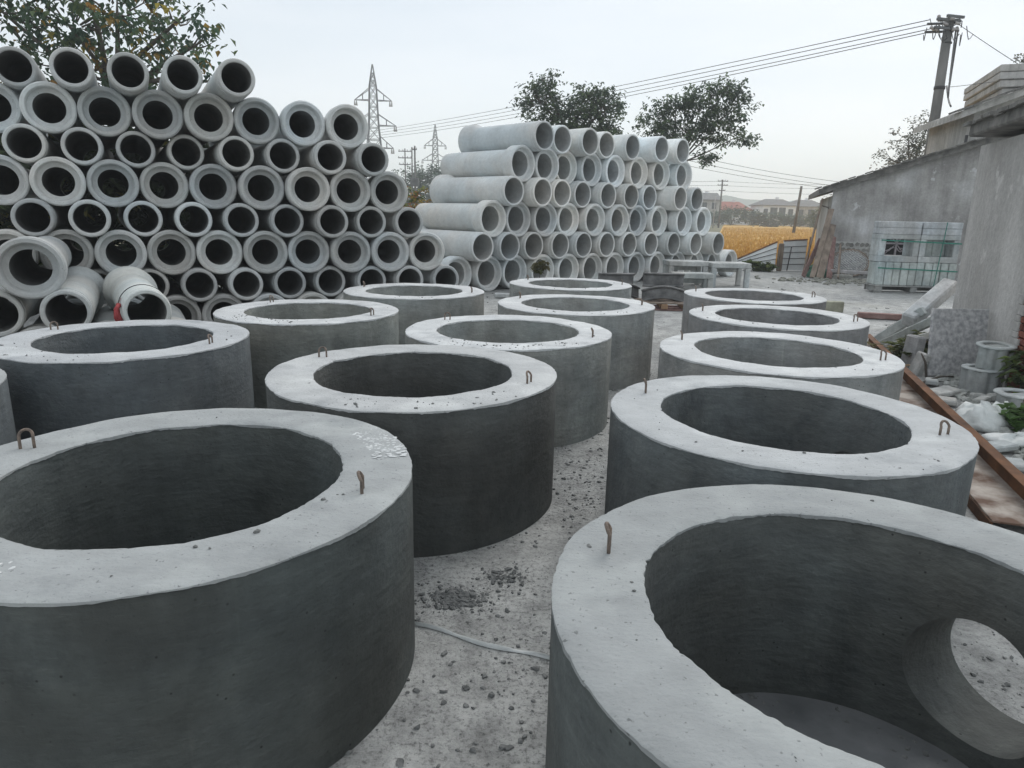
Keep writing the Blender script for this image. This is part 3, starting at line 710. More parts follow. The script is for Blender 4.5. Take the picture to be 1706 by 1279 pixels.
tree('shrub', 'small plant growing on the roof parapet at the top right', (18.7, 27.3, 7.28), [((18.65, 27.3, 7.6), (.35, .3, .28)), ((18.95, 27.3, 7.9), (.25, .25, .3))], 60, .13, [(.07, .085, .04), (.13, .11, .06)], 101, .03, None, .4, 8, .2, cat='plant')

# ------------------------------------------------------------------ pylons, poles and wires
def pylon(loc, H, label, group, s=1.0, yaw=0.0, th=.07):
    root = empty('lattice_pylon', loc, (0, 0, yaw)); tag(root, label, 'pylon', group)
    levels = [0, .16, .30, .42, .52, .60, .67, .735, .80, .865, .90, .945, 1.0]
    def hw(t): return 3.1 + (1.05 - 3.1) * t / .62 if t < .62 else (1.05 + (.78 - 1.05) * (t - .62) / .24 if t < .86 else .78 + (.04 - .78) * (t - .86) / .14)
    mb = MB(); q = [(-1, -1), (1, -1), (1, 1), (-1, 1)]
    for i in range(len(levels) - 1):
        a, b = levels[i], levels[i + 1]; wa, wb = hw(a) * s, hw(b) * s
        for k in range(4):
            p, p2 = q[k], q[(k + 1) % 4]
            A = (p[0] * wa, p[1] * wa, a * H); B = (p[0] * wb, p[1] * wb, b * H); A2 = (p2[0] * wa, p2[1] * wa, a * H); B2 = (p2[0] * wb, p2[1] * wb, b * H)
            mb.bar(A, B, th * 1.25); mb.bar(A, B2, th * .7); mb.bar(A2, B, th * .7); mb.bar(B, B2, th * .7)
    mb.build('tower', M['metal'], root)
    for (t, l1) in ((.775, 4.1), (.615, 5.0), (.47, 4.3)):
        ins = []
        for sgn in (-1, 1):
            mb = MB(); wz = hw(t) * s; tip = (sgn * l1 * s, 0, t * H)
            for yy in (-1, 1):
                mb.bar((sgn * wz, yy * wz, t * H), tip, th * .9); mb.bar((sgn * wz, yy * wz, (t + .072) * H), tip, th * .8)
                m1 = Vector((sgn * wz, yy * wz, t * H)).lerp(Vector(tip), .45); mb.bar(m1, Vector((sgn * wz, yy * wz, (t + .072) * H)).lerp(Vector(tip), .45), th * .6)
            arm = mb.build('crossarm', M['metal'], root)
            mb = MB()
            for xo in (-.35, .0):
                mb.tube([(sgn * l1 * s + xo * sgn, 0, t * H), (sgn * l1 * s + xo * sgn, 0, t * H - 1.0)], [.09, .2], 6)
            mb.build('insulator', M['porcelain'], arm)
    return root
pylon((-27.7, 140, 0), 28.2, 'nearer and taller lattice pylon rising above the left pipe stack', 'power line pylons', .85, R(6), .085)
pylon((-26.1, 230, 0), 28.0, 'farther lattice pylon in the gap between the pipe stacks', 'power line pylons', .85, R(4), .11)
def util_pole(name, loc, H, r, label, arms, group=None, lean=(0, 0), trafo=False, mat='pole'):
    root = empty(name, loc); tag(root, label, 'utility pole', group)
    mb = MB(); mb.tube([(0, 0, 0), (lean[0] * .5, lean[1] * .5, H * .5), (lean[0], lean[1], H)], [r, r * .85, r * .7], 12); mb.build('shaft', M[mat], root)
    for (z, ln) in arms:
        k = z / H
        mb = MB(); mb.box((lean[0] * k, lean[1] * k - r - .04, z), (ln, .07, .09)); a = mb.build('crossarm', M['metal'], root)
        mb = MB()
        for u in (-.45, -.15, .2, .45): mb.tube([(lean[0] * k + u * ln, -r - .04, z + .03), (lean[0] * k + u * ln, -r - .04, z + .2)], [.05, .035], 6)
        mb.build('insulators', M['porcelain'], a)
    if trafo:
        mb = MB(); mb.bbox((0, -.3, H * .55), (.9, .6, .9), None, .08); mb.build('transformer', M['metal'], root)
    return root
util_pole('utility_pole', (-12.45, 80, 0), 8.3, .09, 'thin distant pole with three crossarms, leftmost in the gap between the stacks', [(8.0, 1.4), (7.3, 1.5), (6.6, 1.3)], 'distant utility poles')
util_pole('utility_pole', (-11.75, 80.5, 0), 8.5, .10, 'thin bare distant pole, middle one in the gap between the stacks', [], 'distant utility poles')
util_pole('utility_pole', (-11.35, 80, 0), 8.6, .13, 'distant pole carrying a grey transformer, in the gap between the stacks', [(8.2, .5)], 'distant utility poles', trafo=True)
util_pole('utility_pole', (31.75, 110, 0), 7.2, .16, 'distant pole with crossarms in front of the houses at the left of the field', [(7.0, 1.6), (6.4, 1.6), (5.6, 1.0)], 'poles beyond the rice field', (-.0, 0))
util_pole('utility_pole', (29.9, 75.5, 0), 5.0, .17, 'plain leaning pole standing in the rice field before the white house', [], 'poles beyond the rice field', (.28, 0), mat='bark')
util_pole('utility_pole', (29.2, 104, 0), 4.6, .09, 'short pale pole beside the left end of the rice field', [], 'poles beyond the rice field', mat='porcelain')
# concrete pole behind the workshop
root = empty('utility_pole', (17.15, 30, 0)); tag(root, 'weathered concrete power pole with tangled cables behind the workshop roofs', 'utility pole')
mb = MB(); mb.tube([(0, 0, 0), (-.02, 0, 5), (-.08, 0, 9.55)], [.22, .2, .165], 14); mb.build('shaft', M['pole'], root)
for z, h_, r_ in ((6.9, .12, .21), (8.6, .06, .19)):
    mb = MB(); mb.tube([(-.04, 0, z), (-.04, 0, z + h_)], r_, 14); mb.build('band', M['wire'], root)
mb = MB()
for z, l0, l1 in ((9.42, -.7, .42), (9.12, -.75, .3), (9.55, -.3, .5)):
    mb.box(((l0 + l1) / 2 - .08, -.22, z), (l1 - l0, .09, .09), RZ(.25)); mb.box(((l0 + l1) / 2 - .08, .2, z - .03), (l1 - l0, .08, .08), RZ(-.2))
cx_ = mb.build('crossarm', M['metal'], root)
mb = MB(); rr = random.Random(4)
for k in range(11):
    x = rr.uniform(-.85, .35); z = rr.choice((9.05, 9.25, 9.45)); mb.tube([(x, -.25 + rr.uniform(-.1, .2), z), (x - .18, -.28, z + rr.uniform(-.02, .1))], [.05, .065], 7)
mb.build('insulators', M['porcelain'], cx_)
mb = MB()
for k in range(16):
    x = rr.uniform(-1.1, .5); z = rr.uniform(8.9, 9.5); p0 = Vector((x, -.25, z)); p2 = Vector((x + rr.uniform(.1, .7), rr.uniform(-.3, .2), z + rr.uniform(-.3, .2)))
    mid = p0.lerp(p2, .5) + Vector((0, 0, -rr.uniform(.1, .45))); mb.tube([p0, p0.lerp(mid, .6) - Vector((0, 0, .04)), mid, p2.lerp(mid, .6) - Vector((0, 0, .04)), p2], .017, 4)
mb.build('jumper_cables', M['wire'], root)
def wire(p0, p1, sag, r, label, group, n=24):
    p0, p1 = Vector(p0), Vector(p1); mb = MB()
    mb.tube([p0.lerp(p1, k / n) - Vector((0, 0, sag * 4 * (k / n) * (1 - k / n))) for k in range(n + 1)], r, 5)
    tag(mb.build('power_cable', M['wire'], None), label, 'cable', group)
WG = 'overhead wires strung left from the concrete pole'
for k, (z, dx, lab) in enumerate(((9.42, 0, 'uppermost'), (9.28, .12, 'second'), (9.12, .2, 'third'), (9.03, .3, 'lowest'))):
    wire((16.2 + dx, 29.8, z), (-20.8 - .4 * k, 95, 11.35 - .33 * k), .35 + .08 * k, .017, f'{lab} of the four overhead wires running left from the concrete pole', WG)
util_pole('utility_pole', (-21.4, 95.2, 0), 11.6, .16, 'far utility pole hidden behind the left stack that holds the overhead wires', [(11.3, 1.6)])
for k, (p1, lab, r, sg) in enumerate((((15.3, 26.2, 6.0), 'thick black cable hanging from the concrete pole to the workshop roof', .035, .15), ((15.1, 25.6, 5.6), 'second black cable dropping from the pole collar to the roof', .03, .1), ((18.3, 27, 7.2), 'thin reddish wire from the pole top to the parapet', .012, .02), ((18.05, 27.0, 6.8), 'thin wire from the pole collar to the parapet', .01, .02))):
    wire((17.25, 29.75, (9.1, 7.0, 9.3, 6.95)[k]), p1, sg, r, lab, 'cables between the pole and the roofs', 10)
wire((17.35, 29.78, 9.1), (17.35, 29.74, 7.05), -.0, .03, 'black riser cable running down the concrete pole', 'cables between the pole and the roofs', 6)
FW = 'distant wires above the rice field'
for k, (z0, z1) in enumerate(((6.5, 4.9), (6.05, 4.55), (5.6, 4.35))):
    wire((13.0, 60, z0 + .4), (27.5, 60, z1 - .2), .22, .016, f'thin distant wire above the field, {ORD[k]} of the sloping ones', FW)
for k, z in enumerate((6.95, 6.35, 5.55)):
    wire((10, 110, z + .2), (31.75, 109.7, z), .25, .02, f'thin distant wire left of the crossarm pole, {ORD[k]} from the top', FW)
    wire((31.75, 109.7, z), (66, 108, z + .5), .45, .02, f'thin distant wire right of the crossarm pole, {ORD[k]} from the top', FW)

# ------------------------------------------------------------------ distant houses
def house(label, x0, x1, y, depth, H, roofh, roofm, wins, wallm='housewhite', hip=True):
    root = empty('house', ((x0 + x1) / 2, y, 0)); tag(root, label, 'house', 'houses beyond the field')
    W2 = (x1 - x0) / 2
    mb = MB(); mb.box((0, depth / 2, H / 2), (2 * W2, depth, H)); mb.build('wall', M[wallm], root)
    o = .35; i = W2 * .45 if hip else 0
    mb = MB(); vs = [(-W2 - o, -o, H), (W2 + o, -o, H), (W2 + o, depth + o, H), (-W2 - o, depth + o, H), (-W2 + i - o * (not hip), depth / 2, H + roofh), (W2 - i + o * (not hip), depth / 2, H + roofh)]
    vs += [(-W2 - o, -o, H - .15), (W2 + o, -o, H - .15), (W2 + o, depth + o, H - .15), (-W2 - o, depth + o, H - .15)]
    mb.add(vs, [(0, 1, 5, 4), (1, 2, 5), (2, 3, 4, 5), (3, 0, 4), (6, 7, 1, 0), (7, 8, 2, 1), (8, 9, 3, 2), (9, 6, 0, 3), (9, 8, 7, 6)])
    rf = mb.build('roof', M[roofm], root)
    mb = MB(); mb.box((W2 * .2, depth / 2, H + roofh + .12), (.6, .5, .55)); mb.build('chimney', M['housewhite'], rf)
    for (wx, wz, ww, wh) in wins:
        mb = MB(); mb.box((wx, -.02, wz), (ww, .06, wh)); f = mb.build('window', M['metal'], root)
        for sx in (-1, 1):
            mb = MB(); mb.box((wx + sx * ww * .24, -.055, wz), (ww * .42, .02, wh * .86)); mb.build('pane', M['glass'], f)
    return root
house('white two storey house with grey hipped roof beyond the field', 52.4, 59.4, 150, 8, 4.3, 1.3, 'rooftile', [(-2.9, 2.7, .9, 1.6), (-1.2, 2.8, 1.5, 2.0), (.6, 2.8, 1.4, 2.0), (2.4, 2.7, 1.0, 1.7), (-2.5, .9, 1.2, 1.3), (1.5, .9, 1.4, 1.3)])
house('pale house with grey roof joined at the right of the white one', 59.8, 66, 151, 8, 4.2, 1.4, 'rooftile', [(-2.0, 2.7, 1.0, 1.6), (.2, 2.7, 1.4, 1.7), (2.0, 2.7, .8, 1.5)], 'wall_pale')
house('low pale house with faded red roof left of the white one', 44.6, 52.0, 156, 8, 3.2, 1.8, 'roofred', [(-1.6, 2.2, 1.0, 1.2), (2.2, 2.1, 1.2, 1.3)])
house('tall grey house with gabled roof just right of the pipe stack', 38.8, 43.8, 152, 8, 5.2, 1.5, 'rooftile', [(-.8, 3.9, 1.0, 1.4), (1.2, 3.9, .9, 1.3), (.6, 1.8, 1.1, 1.3)], 'wall_pale', False)

# ------------------------------------------------------------------ workshop buildings on the right
def solid(mb, poly, z0, z1, mi=0):
    n = len(poly); zt = z1 if hasattr(z1, '__len__') else [z1] * n
    mb.add([(x, y, z0) for x, y in poly] + [(x, y, zt[k]) for k, (x, y) in enumerate(poly)],
           [tuple(range(n))[::-1], tuple(range(n, 2 * n))] + [(k, (k + 1) % n, n + (k + 1) % n, n + k) for k in range(n)], mi)
# stained gable wall: s runs along the wall, local frame
FWL = Vector((9.58, 21.5, 0)); fdir = R(-20)
root = empty('workshop', FWL, (0, 0, fdir)); tag(root, 'stained grey workshop wall with sloping roof edge behind the block pallet', 'building')
S1 = 5.2
def topz(s): return 2.55 + (s / 3.74) * 1.28
# wall panels around the vent opening (s 1.3..2.5, z .66..1.42)
mb = MB(); W_ = .24
def wallpiece(s0, s1, za, zb, zb2=None):
    zb2 = zb if zb2 is None else zb2
    mb.add([(s0, 0, za), (s1, 0, za), (s1, W_, za), (s0, W_, za), (s0, 0, zb), (s1, 0, zb2), (s1, W_, zb2), (s0, W_, zb)], [(3, 2, 1, 0), (4, 5, 6, 7), (0, 1, 5, 4), (1, 2, 6, 5), (2, 3, 7, 6), (3, 0, 4, 7)])
wallpiece(0, 1.3, 0, topz(0), topz(1.3)); wallpiece(2.5, S1, 0, topz(2.5), topz(S1)); wallpiece(1.3, 2.5, 0, .66); wallpiece(1.3, 2.5, 1.42, topz(1.3), topz(2.5))
mb.box((2.6, 6.0, 1.2), (5.2, .24, 2.4)); mb.box((S1 + .12, 3.0, 1.6), (.24, 6.2, 3.2))
mb.build('wall', M['wall_far'], root)
mb = MB()
mb.box((.1, .24 + .45, 1.2), (.2, .9, 2.4)); mb.box((.1, 3.9, 1.2), (.2, 4.2, 2.4)); mb.box((.1, 1.47, 2.15), (.2, .66, .5)); mb.box((.1, 1.47, .45), (.2, .66, .9))
sw = mb.build('side_wall', M['wall_pale'], root)
mb = MB(); mb.box((.1, 1.47, 1.4), (.05, .66, 1.0)); mb.build('side_window', M['black'], root)
mb = MB(); d_ = 6.4
za, zb = topz(-.42) - .0, topz(S1)
mb.add([(-.42, -.2, za), (S1, -.2, zb), (S1, d_, zb), (-.42, d_, za), (-.42, -.2, za + .17), (S1, -.2, zb + .2), (S1, d_, zb + .2), (-.42, d_, za + .17)], [(3, 2, 1, 0), (4, 5, 6, 7), (0, 1, 5, 4), (1, 2, 6, 5), (2, 3, 7, 6), (3, 0, 4, 7)])
rf = mb.build('roof', M['roof'], root)
mb = MB(); rr = random.Random(8)
for k in range(26):
    s = -.45 + k * .22
    mb.box((s, -.21 + rr.uniform(-.02, .02), topz(s) + .19 + rr.uniform(-.01, .02)), (.2, .3, .035), RY(-.33) @ RZ(rr.uniform(-.1, .1)))
mb.build('edge_tiles', M['roof'], rf)
# pale pier at the corner, rubble stone plinth with raised joints
mb = MB(); mb.bbox((.70, -.012, .53), (1.24, .02, 1.04), None, .004); pl = mb.build('plinth_mortar', M['mortar'], root)
rr = random.Random(21); smesh = []
for row in range(7):
    for k in range(9):
        cx = .16 + k * .135 + (.067 if row % 2 else 0) + rr.uniform(-.02, .02); cz = .09 + row * .145 + rr.uniform(-.02, .02)
        if cx > 1.28: continue
        n = rr.randint(5, 7); a0 = rr.random() * 6.28; vs = []
        for j in range(n):
            t = a0 + 6.283 * j / n; q = rr.uniform(.048, .07); vs.append((math.cos(t) * q * 1.08, -.022, math.sin(t) * q))
        for j in range(n): p = vs[j]; vs.append((p[0] * 1.1, -.0, p[2] * 1.1))
        b = MB(); b.add(vs, [tuple(range(n))] + [(j, n + j, n + (j + 1) % n, (j + 1) % n) for j in range(n)])
        g = rr.uniform(.8, 1.25)
        b.build('stone', M['stone'], pl, loc=(cx, -.023, cz), colr=(g, g, g * .97))
# ornamental vent grille
mb = MB(); mb.box((1.9, .2, 1.04), (1.2, .02, .76)); vg = mb.build('vent_opening', M['black'], root)
mb = MB()
mb.box((1.9, .06, 1.40), (1.2, .1, .05)); mb.box((1.9, .06, .68), (1.2, .1, .05)); mb.box((1.9, .06, 1.04), (1.2, .1, .05))
for s in (1.32, 1.6, 1.9, 2.2, 2.48): mb.box((s, .06, 1.04), (.045, .1, .76))
for ci, s in enumerate((1.46, 1.75, 2.05, 2.34)):
    for cj, z in enumerate((.86, 1.22)):
        sg = 1 if (ci + cj) % 2 else -1
        for o in (-.1, 0, .1):
            mb.tube([(s - .13 + max(0, o), .06, z - sg * (.15 - abs(o))), (s - .02 + o * .5, .06, z + o * .3), (s + .03 + o * .5, .06, z + o * .3 + sg * .03), (s + .13 + min(0, o), .06, z + sg * (.15 - abs(o)))], .017, 5)
mb.build('vent_grille', M['cast'], vg, colr=(.3, .26, .27))

# near wall (oblique), exposed brick at its near end
A_, B_ = Vector((5.83, 9.1, 0)), Vector((4.86, 5.97, 0))
dirv = (B_ - A_).normalized(); nyaw = math.atan2(dirv.y, dirv.x); LN = (B_ - A_).length
root = empty('shed', A_, (0, 0, nyaw)); tag(root, 'grey rendered shed wall at the right edge with broken render and a thick roof slab', 'building')
# local: x along wall to the viewer, y>0 is to the right side (away from the yard)
mb = MB(); s_b = 2.14
mb.box((s_b / 2, .15, 1.32), (s_b, .3, 2.64)); mb.box((s_b + (LN - s_b) / 2, .15, 1.80), (LN - s_b - .002, .3, 1.68))
mb.box((.15, 1.65, 1.32), (.3, 2.7, 2.64))
mb.build('render_wall', M['wall_near'], root)
mb = MB(); mb.box((s_b + (LN - s_b) / 2, .19, .478), (LN - s_b - .002, .2, .956)); bk = mb.build('brick_core', M['mortar'], root, colr=(.5, .48, .45))
bm_ = MB(); bm_.bbox((0, 0, 0), (.225, .10, .062), None, .006); bmesh_ = bm_.mesh('brick', M['brick'])
rr = random.Random(14)
for cz in range(13):
    for k in range(6):
        x = s_b - .08 + (.12 if cz % 2 else 0) + k * .237
        if x + .11 > LN: continue
        b = link('brick', bmesh_, root, loc=(x + rr.uniform(-.004, .004), .062 + rr.uniform(-.006, .006), .036 + cz * .072)); g = rr.uniform(.7, 1.25); b.color = (g, g * rr.uniform(.9, 1.05), g * rr.uniform(.85, 1.05), 1)
mb = MB()
# ragged edge of the render over the bricks
rr = random.Random(15); z = 0
while z < .95:
    h = rr.uniform(.05, .12); mb.bbox((s_b + .01 + rr.uniform(-.02, .07) , .012, z + h / 2), (.16, .03, h * .98), None, .008); z += h
mb.build('render_edge', M['wall_near'], root)
mb = MB(); mb.bbox((LN / 2 + .12, 1.4, 2.77), (LN - .05, 3.2, .19), RX(R(-2)), .02); rf = mb.build('roof_slab', M['roof'], root)
mb = MB(); rr = random.Random(3)
for k in range(13):
    mb.box((.2 + k * .25, -.1 + rr.uniform(-.03, .03), 2.885 + rr.uniform(-.01, .02)), (.26, .3, .04), RX(.1) @ RZ(rr.uniform(-.1, .1)))
mb.build('edge_tiles', M['roof'], rf)

# building with sloped eave behind, and parapet building
root = empty('outbuilding', (14.7, 24.2, 0), (0, 0, R(-12))); tag(root, 'pale outbuilding with a sloping eave above the stained workshop roof', 'building')
mb = MB(); ez = lambda x: 5.25 + x * .40
mb.add([(.35, 0, 0), (5, 0, 0), (5, 4, 0), (.35, 4, 0), (.35, 0, ez(.35) - .1), (5, 0, ez(5) - .1), (5, 4, ez(5) - .1), (.35, 4, ez(.35) - .1)], [(3, 2, 1, 0), (4, 5, 6, 7), (0, 1, 5, 4), (1, 2, 6, 5), (2, 3, 7, 6), (3, 0, 4, 7)])
mb.build('wall', M['wall_pale'], root)
mb = MB()
mb.add([(-.15, -.35, ez(-.15) - .2), (5, -.35, ez(5) - .2), (5, 4.2, ez(5) - .2), (-.15, 4.2, ez(-.15) - .2), (-.15, -.35, ez(-.15) + .02), (5, -.35, ez(5) + .02), (5, 4.2, ez(5) + .02), (-.15, 4.2, ez(-.15) + .02)], [(3, 2, 1, 0), (4, 5, 6, 7), (0, 1, 5, 4), (1, 2, 6, 5), (2, 3, 7, 6), (3, 0, 4, 7)])
ev = mb.build('eave', M['wall_pale'], root)
mb = MB(); rr = random.Random(6)
for k in range(24): x = -.2 + k * .22; mb.box((x, -.1, ez(x) + .07 + rr.uniform(-.02, .02)), (.24, .7, .06), RY(-.38) @ RZ(rr.uniform(-.15, .15)))
mb.build('roof_tiles', M['roof'], ev)
mb = MB(); mb.tube([(.22, -.05, 0), (.22, -.05, 4.5)], .05, 8); mb.build('downpipe', M['wire'], root)
root = empty('parapet_building', (17.9, 27.3, 0), (0, 0, R(-20))); tag(root, 'grey building with a stepped parapet cornice at the top right', 'building')
mb = MB(); mb.box((3, 2.5, 3.12), (6, 5, 6.24)); mb.build('wall', M['wall_pale'], root)
for k, (z, hh, ov) in enumerate(((6.38, .24, .0), (6.65, .24, .14), (6.91, .24, .22), (7.17, .24, .24))):
    mb = MB(); mb.bbox((3 - ov / 2, 2.5 - ov / 2, z + .02), (6 + ov, 5 + ov, hh), None, .02); mb.build('cornice_band', M['wall_pale'] if k % 2 else M['wall_near'], root)

# ------------------------------------------------------------------ pallet of kerb blocks
PX, PY = 8.70, 16.62; pyaw = R(-3)
pal = empty('pallet', (PX, PY, 0), (0, 0, pyaw)); tag(pal, 'grey wooden pallet under the strapped concrete blocks', 'pallet')
mb = MB()
for x in (.1, .92, 1.74):
    mb = MB(); mb.bbox((x, .27, .09), (.16, .5, .12), None, .006); mb.build('bearer', M['cast'], pal, colr=(.28, .29, .29))
mb = MB(); mb.bbox((.92, .545, .09), (1.86, .04, .12), None, .006); mb.build('rear_board', M['cast'], pal, colr=(.2, .2, .2))  # added dark board that stops light showing through under the load
for k in range(3):
    mb = MB(); mb.bbox((.92, .09 + k * .19, .172), (1.86, .16, .035), None, .005); mb.build('deck_board', M['cast'], pal, colr=(.3, .31, .31))
mb = MB(); mb.bbox((.92, .06, .012), (1.86, .1, .02), None, .004); mb.build('bottom_board', M['cast'], pal, colr=(.3, .31, .31))
q = RZ(pyaw)
def pl(v): return tuple(q @ Vector(v) + Vector((PX, PY, 0)))
rr = random.Random(33)
for k in range(10):
    mb = MB(); mb.bbox((0, 0, .27), (.168, .5, .54), None, .012)
    g = rr.uniform(.43, .56); o = mb.build('kerb_block', M['cast'], None, loc=pl((.10 + k * .183, 0.28 + rr.uniform(-.015, .015), .192)), rot=(0, 0, pyaw), colr=(g * .92, g * 1.02, g * 1.02))
    tag(o, f'upright pale kerb block in the bottom course on the pallet, {ORD[k]} from the left', 'concrete block', 'kerb blocks on the pallet')
for k in range(2):
    rt_ = empty('hollow_block', pl((.45 + k * .93, .3, .74)), (0, 0, pyaw)); tag(rt_, f"hollow concrete frame block standing {'left' if k == 0 else 'right'} in the middle course on the pallet", 'concrete block', 'hollow frame blocks on the pallet')
    for nm, c, d in (('sill', (0, 0, .07), (.915, .5, .14)), ('lintel', (0, 0, .59), (.915, .5, .11)), ('jamb', (-.39, 0, .337), (.135, .5, .392)), ('jamb', (.39, 0, .337), (.135, .5, .392))):
        mb = MB(); mb.bbox(c, d, None, .01); mb.build(nm, M['cast'], rt_, colr=(.44, .465, .475))
mb = MB(); mb.bbox((0, 0, .196), (.30, .06, .39), None, .01)
for k, (x, lab) in enumerate(((1.24, 'left'), (1.55, 'right'))):
    o = mb.build('paving_slab', M['cast'], None, loc=pl((x - .005, .42, .882)), rot=(0, 0, pyaw), colr=(.55, .58, .56)); o.scale = (.96, 1, 1)
    tag(o, f'small slab standing inside the right hollow block, {lab} of two', 'slab', 'slabs inside the hollow block')
for k in range(2):
    for j in range(2):
        mb = MB(); mb.bbox((0, 0, .075), (.90, .5, .148), None, .012); g = rr.uniform(.52, .6)
        o = mb.build('kerb_block', M['cast'], None, loc=pl((.46 + k * .925, .3 + rr.uniform(-.01, .01), 1.387 + j * .15)), rot=(0, 0, pyaw), colr=(g * .86, g * .9, g * .95))
        tag(o, f"flat kerb block laid on top of the pallet load, {'left' if k == 0 else 'right'} {'lower' if j == 0 else 'upper'} one", 'concrete block', 'kerb blocks on the pallet')
st = empty('strapping', (PX, PY, 0), (0, 0, pyaw)); tag(st, 'green plastic strapping bound round the block pallet', 'strapping')
for (p0, p1) in (((.0, .004, .60), (1.86, .004, .55)), ((.0, .02, 1.25), (1.86, .02, 1.20))):
    mb = MB(); mb.box((Vector(p0) + Vector(p1)) / 2, ((Vector(p1) - Vector(p0)).length, .006, .028), between(p0, p1)); mb.build('band', M['strap'], st)
mb = MB(); p0, p1 = (1.36, .0, .2), (1.44, .0, 1.69); mb.box((Vector(p0) + Vector(p1)) / 2, ((Vector(p1) - Vector(p0)).length, .03, .006), between(p0, p1) @ RX(R(90)) @ RX(R(90))); mb.build('band', M['strap'], st)

# ------------------------------------------------------------------ things by the far corner
def plank(name, a, b, wd, th, mat, label, cat, group=None, roll=0, colr=None, parent=None):
    a, b = Vector(a), Vector(b); mb = MB(); L_ = (b - a).length
    mb.bbox((0, 0, 0), (L_, wd, th), None, min(wd, th) * .12)
    o = mb.build(name, M[mat], parent, colr=colr)
    o.matrix_world = Matrix.Translation((a + b) / 2) @ between(a, b, roll).to_4x4()
    if label: tag(o, label, cat, group)
    return o
PG = 'planks leaning on the workshop corner'
for k, (a, b, wd, th, mt, lab) in enumerate((
        ((8.75, 20.3, .03), (9.45, 21.2, 2.0), .16, .04, 'wood', 'long grey plank leaning steeply on the workshop corner'),
        ((8.9, 20.15, .03), (9.50, 21.1, 1.55), .2, .04, 'wood', 'broad brown plank leaning on the workshop corner'),
        ((9.15, 20.1, .03), (9.55, 21.05, 1.2), .18, .05, 'redwood', 'reddish board leaning on the workshop corner'),
        ((8.6, 20.6, .03), (9.28, 21.3, 1.1), .14, .04, 'redwood', 'short reddish plank leaning low at the workshop corner'),
        ((9.35, 19.95, .03), (9.75, 20.95, .95), .17, .05, 'wood', 'thick short timber leaning beside the stone plinth'),
        ((8.7, 20.9, .03), (9.32, 21.6, 2.3), .09, .05, 'wood', 'thin dark batten leaning highest on the workshop corner'))):
    plank('plank', a, b, wd, th, mt, lab, 'plank', PG, R(20 * k))
plank('plank', (9.2, 20.35, .24), (10.9, 19.35, .22), .1, .09, 'cast', 'long pale grey beam lying along the foot of the stained wall', 'beam', None, 0, (.42, .4, .41))
for k, (x, y, l) in enumerate(((9.5, 20.0, .5), (10.35, 19.55, .35), (10.62, 19.35, .5))):
    mb = MB(); mb.bbox((0, 0, .08), (l, .22, .16), None, .02); tag(mb.build('block', M['cast'], None, loc=(x, y, .0), rot=(0, 0, R(-25 + 12 * k)), colr=(.3, .29, .27)), f"{['longer', 'small', 'broken'][k]} concrete block propping the pale beam by the stained wall", 'concrete block', 'blocks under the pale beam')
# round woven disc against the wall
dr = empty('woven_disc', (10.12, 20.98, .02), (R(-12), 0, R(-20))); tag(dr, 'round woven disc leaning against the stone plinth', 'woven disc')
mb = MB(); n = 40
mb.tube([(.52 * math.cos(6.283 * k / n), 0, .42 + .40 * math.sin(6.283 * k / n)) for k in range(n + 1)], .022, 6, cap=False)
mb.tube([(.47 * math.cos(6.283 * k / n), -.01, .42 + .355 * math.sin(6.283 * k / n)) for k in range(n + 1)], .012, 6, cap=False); mb.build('rim', M['wood'], dr, colr=(1.2, 1.2, 1.2))
mb = MB()
for k in range(-7, 8):
    t = k / 8; w2 = math.sqrt(max(0, 1 - t * t))
    for sg in (1, -1):
        c, s = math.cos(R(45)), math.sin(R(45)) * sg
        p = [(u * c - t * s, u * s + t * c) for u in (-w2, w2)]
        mb.tube([(p[0][0] * .5, sg * .006, .42 + p[0][1] * .38), (p[1][0] * .5, sg * .006, .42 + p[1][1] * .38)], .02, 4)
mb.build('weave', M['granite'], dr, colr=(1.1, 1.1, 1.1))
# white corrugated sheets
def corr(name, a, b, h0, h1, label, lean=0.0, nrib=9):
    a, b = Vector(a), Vector(b); d = (b - a); root = empty(name, a); tag(root, label, 'sheet fence', 'corrugated sheets at the field edge')
    nrow = 5
    for k in range(nrow):
        mb = MB(); f0, f1 = k / nrow, (k + 1) / nrow + .03
        vs = []; n = 12
        for j in range(n + 1):
            t = j / n
            for f, off in ((f0, -.03), (f1, .0)):
                p = d * t; h = h0 + (h1 - h0) * t; vs.append((p.x + lean * f * h, p.y + off, h * f + .02))
        mb.add(vs, [(2 * j, 2 * j + 2, 2 * j + 3, 2 * j + 1) for j in range(n)])
        o = mb.build('sheet_strip', M['sheet'], root)
        md = o.modifiers.new('s', 'SOLIDIFY'); md.thickness = .012
    for k in range(1, nrow):
        mb = MB(); f = k / nrow; mb.bar((0, -.045, h0 * f + .02), (d.x, d.y - .045, h1 * f + .02), .009); mb.build('seam', M['wire'], root)
    mb = MB(); mb.bar((0, -.02, h0 + .03), (d.x, d.y - .02, h1 + .03), .025); mb.build('top_edge', M['rust'], root)
    return root
corr('corrugated_sheet', (7.2, 23.4, 0), (8.62, 23.0, 0), .18, .92, 'white corrugated sheet with a slanting rusty top edge at the field border')
corr('corrugated_sheet', (8.86, 23.1, 0), (9.72, 23.3, 0), .95, 1.0, 'upright white corrugated sheet between the post and the leaning planks')
mb = MB(); mb.bbox((0, 0, .45), (.16, .14, .9), None, .03); tag(mb.build('post', M['wood'], None, loc=(8.73, 22.9, 0), colr=(.75, .72, .68)), 'mossy stump post between the two corrugated sheets', 'post')
mb = MB(); mb.tube([(9.72, 23.1, 0), (9.74, 23.1, 1.12)], .03, 6); tag(mb.build('post', M['rust'], None), 'thin rusty stake at the end of the upright corrugated sheet', 'post')
